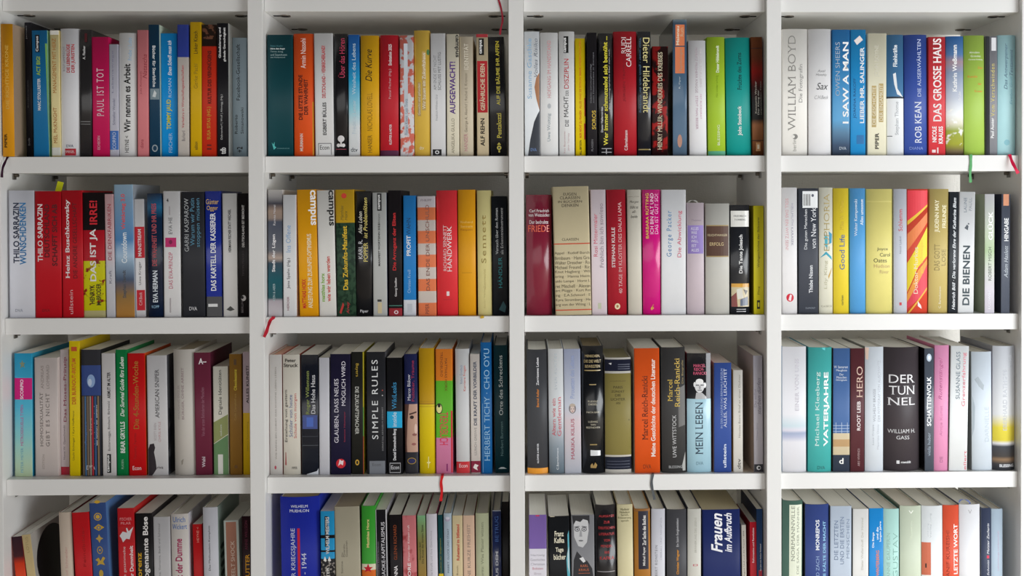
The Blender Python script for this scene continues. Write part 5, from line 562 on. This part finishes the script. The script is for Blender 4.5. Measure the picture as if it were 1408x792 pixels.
# ------------------------------------------------------------------ build the books
RC = [0.020, 0.016, 0.008, 0.005]
rnd = random.Random(5)
def base_depth(r, c):
    return REC + ((.008, .007, None, .014)[r] if r != 2 else RC[c])
cells = {}
for B in BOOKS: cells.setdefault((B['r'], B['c']), []).append(B)
for (r, c), L in cells.items():
    xa, xb = (c - 2) * W + TD / 2 + .0008, (c - 1) * W - TD / 2 - .0008
    zs = ztop(r + 1)
    for B in L:
        Y = base_depth(r, c) + B['d'] * .001 + (rnd.uniform(0, .0025) if not B['d'] else 0)
        B['Y'] = Y
        ytop = B['y']; top = at((B['xt0'] + B['xt1']) / 2, ytop, Y)
        B['h'] = top.z - zs
        ybm = {0: 215, 1: 434, 2: 654}.get(r, 792)
        tl, tr = at(B['xt0'], ytop, Y), at(B['xt1'], ytop, Y)
        bl, br = at(B['xb0'], ybm, Y), at(B['xb1'], ybm, Y)
        # straight edges through the two measured heights, carried down to the shelf
        def line(p, q, z): return q.x + (p.x - q.x) * (z - q.z) / (p.z - q.z)
        B['L0'], B['L1'] = line(tl, bl, zs), tl.x
        B['R0'], B['R1'] = line(tr, br, zs), tr.x
    def rigid(B):
        wd = ((B['R0'] - B['L0']) + (B['R1'] - B['L1'])) / 2
        c0 = (B['L0'] + B['R0']) / 2; c1 = (B['L1'] + B['R1']) / 2
        B['wd'] = wd; B['c0'] = c0; B['sl'] = (c1 - c0) / B['h']
    for B in L: rigid(B)
    def edge(B, z, s):
        return B['c0'] + B['sl'] * z + s * B['wd'] / 2 * math.sqrt(1 + B['sl'] ** 2)
    for it in range(30):                         # neighbours touch but never pass through each other
        for A, B in zip(L, L[1:]):
            for z in (0, min(A['h'], B['h'])):
                ov = edge(A, z, 1) - edge(B, z, -1) + .0003
                if ov > 0:
                    A['wd'] -= ov * .25; B['wd'] -= ov * .25; A['c0'] -= ov * .125; B['c0'] += ov * .125
                    f = (1 if z else -1) * ov * .12 / A['h']; A['sl'] -= f; B['sl'] += f
        for B in (L[0], L[-1]):
            for z in (0, B['h']):
                for s, lim in ((-1, xa), (1, xb)):
                    ov = (edge(B, z, s) - lim) * s
                    if ov > 0: B['c0'] -= s * ov * .5; B['wd'] -= ov * .4
    for B in L:
        w_, h_ = B['wd'], B['h']
        name = 'paperback_book' if B['kind'] == 'P' else 'hardcover_book'
        root = bpy.data.objects.new(name, None); C.objects.link(root)
        root['label'] = B['look'] + ', %s shelf, %s bay' % (ROWS[r], BAYS[c])
        root['category'] = 'book'; root['group'] = 'books on the %s shelf of the %s bay' % (ROWS[r], BAYS[c])
        th = math.atan(B['sl'])
        sp = Spine(w_, h_, B['kind']); B['sp'] = sp
        root.location = (B['c0'], B['Y'] + sp.b, zs + abs(math.sin(th)) * w_ / 2 + .0002)
        root.rotation_euler = (0, th, 0)
        Minv = (Matrix.Translation(root.location) @ Matrix.Rotation(th, 4, 'Y')).inverted()
        D = min(B['depth'] or (.145 if h_ > .2 else .125), DEP - B['Y'] - .02)
        def zl(y): return (at((B['xt0'] + B['xt1']) / 2, y, B['Y']).z - zs)
        if B['g'] == 1: rough, coat = .24, .35
        elif B['g'] == 2: rough, coat = .65, 0
        else: rough, coat = .45, 0.0
        if B['st'] or B['mot']:
            st = B['st'] or [(0, B['col'])]
            if B['stk'] == 'CONSTANT':           # (pixel height where the colour begins, counting from the top)
                ys = [s[0] for s in st] ; z_st = []
                for i, s_ in enumerate(st):
                    nxt = st[i + 1][0] if i + 1 < len(st) else None
                    z_st.append((0 if nxt is None else zl(nxt), s_[1]))
            else: z_st = [(h_ if s_[0] == 0 else zl(s_[0]), s_[1]) for s_ in st]
            mot = B['mot']
            if mot: mot = (mot[0], mot[1], mot[2], zl(mot[4]) if len(mot) > 4 else -1, zl(mot[3]) if len(mot) > 4 else 9)
            m0 = ramp_mat(z_st, h_, B['stk'], rough, mot, coat)
        else: m0 = mat(B['col'], rough, coat=coat)
        m1 = m0 if B['side'] is None else mat(B['side'], rough, coat=coat)
        t = {'H': .0019, 'R': .0022, 'P': .0004}[B['kind']]
        t = min(t, w_ * .16)
        cov = link('cover', cover_mesh(sp, D, t), [m0, m1, mat('d9d4ca', .8)], root)
        if B['kind'] == 'P': link('page_block', pages_mesh(sp, D, t, .0003, h_ - .0004, .0006, 0), [page_mat(B['pg'])], root)
        else:
            link('page_block', pages_mesh(sp, D, t, .0028, h_ - .0028, .0032), [page_mat(B['pg'])], root)
            if r >= 2:
                hb = [(x * (1 - 2 * t / w_) * .96, sp.yt(x) + t + .0004) for x in sp.xs[1:-1]]
                nn = len(hb); V = [(x, y + dy, z) for z in (h_ - .0034, h_ - .0012) for dy in (0, .0012) for x, y in hb]
                Fq = []
                for i in range(nn - 1):
                    Fq += [(i, i + 1, 2 * nn + i + 1, 2 * nn + i), (nn + i + 1, nn + i, 3 * nn + i, 3 * nn + i + 1), (2 * nn + i, 2 * nn + i + 1, 3 * nn + i + 1, 3 * nn + i)]
                link('headband', mesh_from(V, Fq), [mat(rnd.choice(['e8e4da', 'c8b070', 'e8e4da', 'd6cfc0']), .8)], root)
        for i, p in enumerate(B['P']):
            off = .00006 + .00004 * i
            if p[0] == 'r':
                x0, x1 = (p[2] - .5) * w_ * .998, (p[3] - .5) * w_ * .998
                za, zb = max(.0001, zl(p[5])), min(h_ - .0001, zl(p[4]))
                decal('printed_panel', [(x0, za), (x1, za), (x1, zb), (x0, zb)], [(0, 1, 2, 3)], sp, off, mat(p[1], rough, coat=coat), root)
            elif p[0] == 'e':
                cx_, cz_ = (p[2] - .5) * w_, zl(p[3]); k_ = abs(zl(100) - zl(200)) / 100
                n_ = 20
                pts = [(max(-w_ * .498, min(w_ * .498, cx_ + p[4] * k_ * math.cos(2 * math.pi * q / n_))), cz_ + p[5] * k_ * math.sin(2 * math.pi * q / n_)) for q in range(n_)]
                decal('emblem', pts, [tuple(range(n_))], sp, off, mat(p[1], rough, coat=coat), root)
            elif p[0] == 'p':
                pts = [((u - .5) * w_ * .996, max(.0001, min(h_ - .0001, zl(y_)))) for u, y_ in p[2]]
                decal('printed_panel', pts, [tuple(range(len(pts)))], sp, off, mat(p[1], rough, coat=coat), root)
        for i, tt in enumerate(B['T']):
            s_, col, y0, y1, uc, uh = tt[:6]; fl = tt[6] if len(tt) > 6 else ''
            v2, fs = text2d(s_, 'b' in fl, 'i' in fl, 1.25 if 'w' in fl else 1.0, 't' in fl)
            if not v2: continue
            za, zb = zl(y1), zl(y0); uh = min(uh, .98, 2 * min(uc, 1 - uc) * .99)
            if 'D' in fl: pts = [((uc - .5 + (ty - .5) * uh) * w_, zb - tx * (zb - za)) for tx, ty in v2]
            elif 'H' in fl: pts = [((uc - .5 + (tx - .5) * uh) * w_, za + ty * (zb - za)) for tx, ty in v2]
            elif 'M' in fl: pts = [((uc - .5 + (ty - .5) * uh) * w_, zb - tx * (zb - za)) for tx, ty in v2]
            else: pts = [((uc - .5 - (ty - .5) * uh) * w_, za + tx * (zb - za)) for tx, ty in v2]
            decal('lettering', pts, fs, sp, .00030, mat(col, rough, coat=coat, noise=0), root)
        if B['rib']:                             # ribbon bookmark: (colour, width mm, [(px, py)...]) hanging over the board edge
            col, wmm, pts = B['rib']
            Yr = REC - .0016
            q0, q1 = at(*pts[0], B['Y']), at(*pts[1], Yr)
            P3 = [Minv @ Vector((q0.x, B['Y'] - .0004, zs + .0008)), Minv @ Vector((q1.x, Yr + .001, zs + .0009)), Minv @ Vector((q1.x, Yr - .0004, zs - .0006))] + [Minv @ at(p_[0], p_[1], p_[2] if len(p_) > 2 else Yr) for p_ in pts[2:]]
            ribbon(P3, wmm / 1000, col, root)
        if B['tab']:
            col, px, py, ww, hh, ang = B['tab']
            p0 = Minv @ at(px, py, B['Y'] + .05)
            tb = box('sticky_note', -ww / 2, ww / 2, -.0001, .0001, -.02, hh, mat(col, .7), root)
            tb.location = p0; tb.rotation_euler = (0, ang, 0)

# a book on the shelf board above the picture: only its ribbon hangs into view
zt = ztop(0)
Yb = REC + .008
rt = bpy.data.objects.new('hardcover_book', None); C.objects.link(rt)
xk = at(681, 10, Yb).x
spx = Spine(.022, .205, 'H')
rt.location = (xk, Yb + spx.b, zt + .0004)
rt['label'] = 'book on the uppermost board whose thin red ribbon hangs into the top edge'; rt['category'] = 'book'
link('cover', cover_mesh(spx, .13, .0019), [mat('a83038'), mat('a83038'), mat('d9d4ca', .8)], rt)
link('page_block', pages_mesh(spx, .13, .0019, .0028, .2022, .0032), [page_mat('e4dcc8')], rt)
Mi = Matrix.Translation(rt.location).inverted()
pt = [Vector((xk + .003, Yb - .0006, zt + .0008)), Vector((xk + .003, REC - .0006, zt + .0009)), Vector((xk + .003, REC - .002, zt - .0006))] + [at(px, py, REC - .0014) for px, py in ((686, 1), (689.5, 14), (691, 28), (688.5, 40), (687.5, 48))]
ribbon([Mi @ p for p in pt], .0032, 'a82038', rt)

# ribbon loops standing above two of the books
for look, x0, x1, y0, rad, col in (('Dusty lilac', 947, 961, 279, .008, 'd8d8d4'), ('White book with tiny grey V', 1331, 1344, 697, .0075, '8090c8')):
    for o in C.objects:
        if o.type == 'EMPTY' and str(o.get('label', '')).startswith(look):
            B = [q for L in cells.values() for q in L if q['look'].startswith(look)][0]
            h_ = B['h'] - .0028
            xa_ = -.002
            pts = [Vector((xa_ + rad * math.cos(a), .010 + .012 * (1 - math.cos(a)) * .5, h_ + rad * .9 * math.sin(a))) for a in [math.pi * k / 6 for k in range(7)]]
            ribbon(pts, .0028, col, o, 'ribbon_loop')
# red and black ribbon over the board between second and third shelf, first divider
B = [q for q in cells[(1, 1)]][0]
o = [o for o in C.objects if o.type == 'EMPTY' and str(o.get('label', '')).startswith(B['look'])][0]
Mi = (Matrix.Translation(o.location) @ Matrix.Rotation(o.rotation_euler.y, 4, 'Y')).inverted()
zk = ztop(2)
pt = [Vector((at(376, 434, .02).x, B['Y'] - .0004, zk + .0008)), Vector((at(376, 434, .01).x, REC - .0006, zk + .0009)), Vector((at(375.5, 434, .01).x, REC - .002, zk - .0006)), at(371.5, 441, REC - .003), at(369, 448, -.001), at(366, 457, -.0022), at(363, 463.5, -.0024)]
ribbon([Mi @ p for p in pt], .0055, 'c81430', o)
B = [q for q in cells[(2, 2)]][5]
o = [o for o in C.objects if o.type == 'EMPTY' and str(o.get('label', '')).startswith(B['look'])][0]
Mi = (Matrix.Translation(o.location) @ Matrix.Rotation(o.rotation_euler.y, 4, 'Y')).inverted()
zk = ztop(3)
pt = [Vector((at(898, 652, .02).x, B['Y'] - .0004, zk + .0008)), Vector((at(897.5, 654, .01).x, REC - .0006, zk + .0009)), Vector((at(897.5, 654, .01).x, REC - .002, zk - .0006)), at(896, 664, REC - .0014), at(897.5, 675, REC - .0014), at(900, 687, REC - .0016)]
ribbon([Mi @ p for p in pt], .0042, '54585c', o)

# printing on side covers that show next to the spine
def side_print(look, col, pts, sgn=1, name='printed_panel'):
    o = [o for o in C.objects if o.type == 'EMPTY' and str(o.get('label', '')).startswith(look)][0]
    B = [q for L in cells.values() for q in L if q['look'] == look or q['look'].startswith(look)][0]
    V = [(sgn * (B['wd'] / 2 + .00008), y, z) for y, z in pts]
    F_ = tuple(range(len(V))) if sgn > 0 else tuple(range(len(V)))[::-1]
    link(name, mesh_from(V, [F_]), [mat(col, .4)], o)
side_print('Beige slim book whose', '141012', [(.076 + .066 * math.cos(a), .118 + .056 * math.sin(a)) for a in [2 * math.pi * k / 28 for k in range(28)]])
side_print('Beige slim book whose', '5a1c20', [(.150, .002), (.159, .002), (.159, .17), (.150, .17)])
for k, zc in enumerate((.148, .132, .116, .100)):
    side_print('White book whose side cover', '24302c', [(.012, zc), (.02, zc + .004), (.05, zc + .006), (.05, zc - .002), (.02, zc - .006)])
for pts in ([(.006, .118), (.016, .112), (.02, .098), (.008, .088)], [(.004, .08), (.02, .09), (.024, .07), (.012, .05), (.004, .04)], [(.004, .03), (.022, .034), (.02, .006), (.004, .004)]):
    side_print('White book with a dark soldier', '1c1c22', pts)
